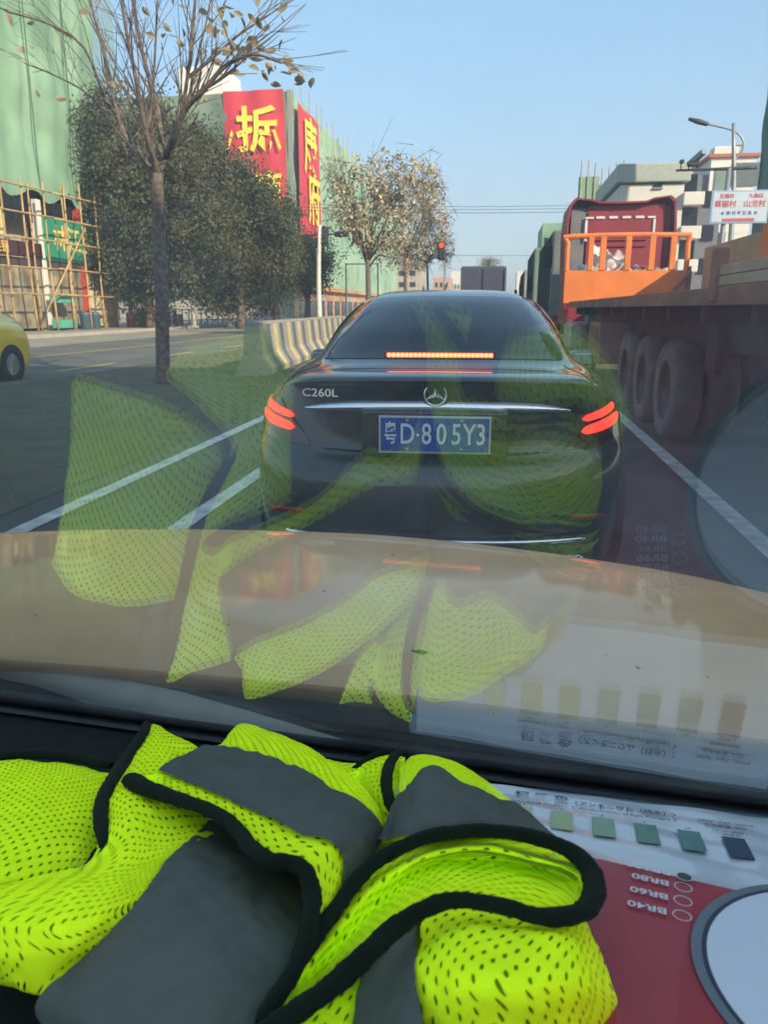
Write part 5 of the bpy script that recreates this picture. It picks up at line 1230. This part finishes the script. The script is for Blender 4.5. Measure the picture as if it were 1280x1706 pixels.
rf = [[(668, 1276, .048), (666, 1288, .056), (664, 1335, .062), (648, 1375, .060), (636, 1405, .056)],
      [(690, 1258, .052), (700, 1274, .070), (690, 1306, .085), (688, 1352, .080), (688, 1395, .072)],
      [(732, 1260, .055), (742, 1278, .075), (722, 1285, .092), (745, 1335, .088), (750, 1387, .079)],
      [(776, 1278, .052), (782, 1298, .070), (776, 1312, .085), (800, 1345, .082), (810, 1380, .079)],
      [(820, 1308, .048), (824, 1324, .060), (826, 1334, .068), (850, 1360, .070), (870, 1387, .071)],
      [(856, 1338, .040), (858, 1342, .050), (862, 1346, .055), (892, 1372, .060), (925, 1400, .062)],
      [(880, 1370, .030), (886, 1375, .040), (892, 1380, .046), (915, 1394, .052), (952, 1414, .056)]]
rn = panel_net(rf); cloth_panel('mesh_panel', rn, 0, 6, 0, 4, yel, 0, 90, 70, .0006, 7)
cloth_panel('reflective_band', rn, 0, 6, 2.0, 4.0, grey, .0014, 90, 40, .0006, 7)
loop = [[(462, 1650, .030), (468, 1655, .030), (475, 1660, .030), (470, 1690, .035)],
        [(515, 1572, .040), (538, 1580, .046), (552, 1588, .038), (552, 1640, .050)],
        [(588, 1480, .050), (612, 1490, .057), (630, 1508, .045), (630, 1558, .062)],
        [(688, 1412, .060), (700, 1430, .069), (712, 1446, .055), (710, 1500, .072)],
        [(800, 1396, .066), (800, 1413, .075), (805, 1432, .057), (808, 1498, .080)],
        [(902, 1410, .066), (882, 1430, .074), (884, 1446, .057), (886, 1510, .080)],
        [(962, 1432, .066), (950, 1449, .070), (952, 1464, .060), (950, 1508, .078)],
        [(984, 1464, .068), (978, 1474, .070), (976, 1484, .068), (974, 1500, .076)]]
cloth_panel('mesh_panel', panel_net(loop), 0, 7, 0, 3, yel, 0, 110, 70, .0007, 8)
low = [[(700, 1515, .070), (780, 1515, .076), (860, 1528, .080), (940, 1525, .076), (968, 1520, .064)],
       [(700, 1560, .070), (780, 1575, .083), (870, 1580, .087), (948, 1580, .082), (1000, 1582, .058)],
       [(694, 1620, .068), (780, 1640, .081), (870, 1640, .086), (955, 1640, .080), (1020, 1640, .052)],
       [(706, 1690, .058), (790, 1700, .066), (880, 1708, .068), (960, 1695, .060), (1026, 1684, .034)],
       [(725, 1780, .030), (800, 1800, .032), (880, 1800, .030), (950, 1775, .022), (1010, 1745, .010)]]
cloth_panel('mesh_panel', panel_net(low), 0, 4, 0, 4, yel, 0, 90, 90, .0014, 9)
band4 = [[(612, 1590, .040), (650, 1580, .055), (700, 1548, .070)], [(600, 1650, .040), (650, 1650, .055), (699, 1620, .0695)], [(590, 1720, .036), (650, 1720, .050), (711, 1690, .0635)], [(580, 1800, .03), (650, 1800, .04), (735, 1780, .050)]]
cloth_panel('reflective_band', panel_net(band4), 0, 3, 0, 2, grey, .0014, 40, 40, .0008, 10)
mid = [[(470, 1640, .03), (540, 1640, .03), (620, 1600, .035), (690, 1560, .04)], [(440, 1690, .035), (520, 1700, .035), (600, 1690, .036), (690, 1640, .04)], [(400, 1780, .03), (500, 1790, .03), (600, 1790, .03), (690, 1790, .03)]]
cloth_panel('mesh_panel', panel_net(mid), 0, 2, 0, 3, yel, 0, 40, 40, .001, 11)
# black bindings
tube('binding', [(-90, 1280, .008), (-20, 1262, .014), (50, 1256, .017), (120, 1261, .019), (185, 1275, .022)], .0055, bind)
tube('binding', [(172, 1408, .030), (130, 1462, .024), (40, 1492, .022), (-70, 1500, .020), (-200, 1506, .016)], .0042, bind)
tube('binding', [(245, 1203, .036), (238, 1222, .040), (212, 1262, .043), (180, 1315, .048), (168, 1350, .052), (170, 1385, .053), (176, 1412, .050), (164, 1428, .042)], [.0040, .0050, .0058, .0062, .0052, .0046, .0040, .002], bind)
tube('binding', [(216, 1297, .057), (235, 1310, .060), (285, 1328, .064), (345, 1348, .069), (385, 1372, .071), (415, 1408, .072), (445, 1432, .073), (480, 1436, .073), (508, 1452, .071), (520, 1490, .066), (514, 1545, .061), (498, 1600, .056), (470, 1650, .053), (440, 1695, .048)],
     [.0078, .0074, .0060, .0052, .0050, .0052, .0056, .0052, .0052, .0050, .0048, .0044, .0042, .0040], bind)
tube('binding', [(572, 1304, .018), (590, 1285, .024), (612, 1266, .030), (640, 1254, .035), (668, 1252, .036)], .0040, bind)
tube('binding', [(678, 1253, .045), (662, 1256, .050), (650, 1272, .054), (644, 1300, .056), (648, 1330, .054), (656, 1358, .050)], [.003, .004, .0046, .0046, .0042, .003], bind)
tube('binding', [(430, 1705, .05), (478, 1632, .050), (548, 1530, .058), (612, 1448, .066), (690, 1402, .076), (760, 1386, .081), (840, 1386, .083), (915, 1402, .081), (968, 1430, .077), (990, 1468, .076), (984, 1506, .082), (950, 1526, .087), (895, 1526, .089), (830, 1508, .090), (760, 1500, .088), (708, 1514, .084), (650, 1552, .078), (590, 1610, .072), (520, 1668, .064), (450, 1712, .06), (400, 1740, .05)],
     [.0036, .0040, .0046, .0048, .0050, .0050, .0050, .0054, .0058, .0060, .0056, .0052, .0048, .0046, .0046, .0050, .0054, .0056, .0054, .005, .004], bind)
# loose thread and stitching along the bands
tube('loose_thread', [(118, 1442, .05), (122, 1430, .054), (132, 1434, .056), (124, 1446, .056), (140, 1440, .056), (134, 1452, .056)], .0003, mat('thread', (.06, .16, .06), .8), n=5)
st = mat('stitching', (.16, .20, .17), .8, var=0)
def stitch(net, vline, ua, ub, off, n):
    b_ = MB(); T = np.linspace(ua, ub, n * 2); G = net_eval(net, T, [vline])[:, 0]
    for i in range(0, len(T) - 1, 2): b_.bar(tuple(G[i] + N_DASH * off - LV), tuple(G[i + 1] + N_DASH * off - LV), .00028, n=4)
    b_.build('stitching', st, vest)['kind'] = 'stuff'
stitch(fn, 1.18, .1, 6.5, .0035, 70); stitch(fn, 2.88, .2, 6.5, .0035, 70); stitch(panel_net(band1), .1, 0, 5.5, .0028, 80); stitch(rn, 3.8, .2, 4, .003, 40)
# small leaf stuck outside on the glass above the cowl
p = gpt(698, 1086, .007); t = thing('green_leaf_scrap', p, 'small green leaf scrap stuck on the windscreen above the vest', 'leaf')
V = []
for k_ in range(12):
    a = 2 * math.pi * k_ / 12; rr_ = .0062 * (1 + .18 * math.sin(a * 3 + 1)); V.append(la * rr_ * math.cos(a) + vs_ * rr_ * .75 * math.sin(a) - N_GLASS * .0006 * math.sin(a * 2))
V.append(-N_GLASS * .001); raw('leaf_blade', V, [(k_, (k_ + 1) % 12, 12) for k_ in range(12)], mat('green_leaf_bit', (.05, .20, .05), .7, var=.3, scale=400), t)

sp_ = MB()
for px, py, r_ in ((1063, 1112, .0011), (1180, 1128, .0007), (923, 1127, .0005), (655, 925, .0006), (380, 1040, .0008), (540, 985, .0006), (1010, 1092, .0005), (58, 1025, .0007)):
    q = gpt(px, py, .0052) - LO; sp_.box(tuple(q), (r_ * 3.2, r_ * .8, r_), .0001, rz=random.uniform(0, 3), rx=.8)
sp_.build('dirt_specks', mat('dirt_speck', (.03, .03, .02), .9, var=0), own)['kind'] = 'stuff'
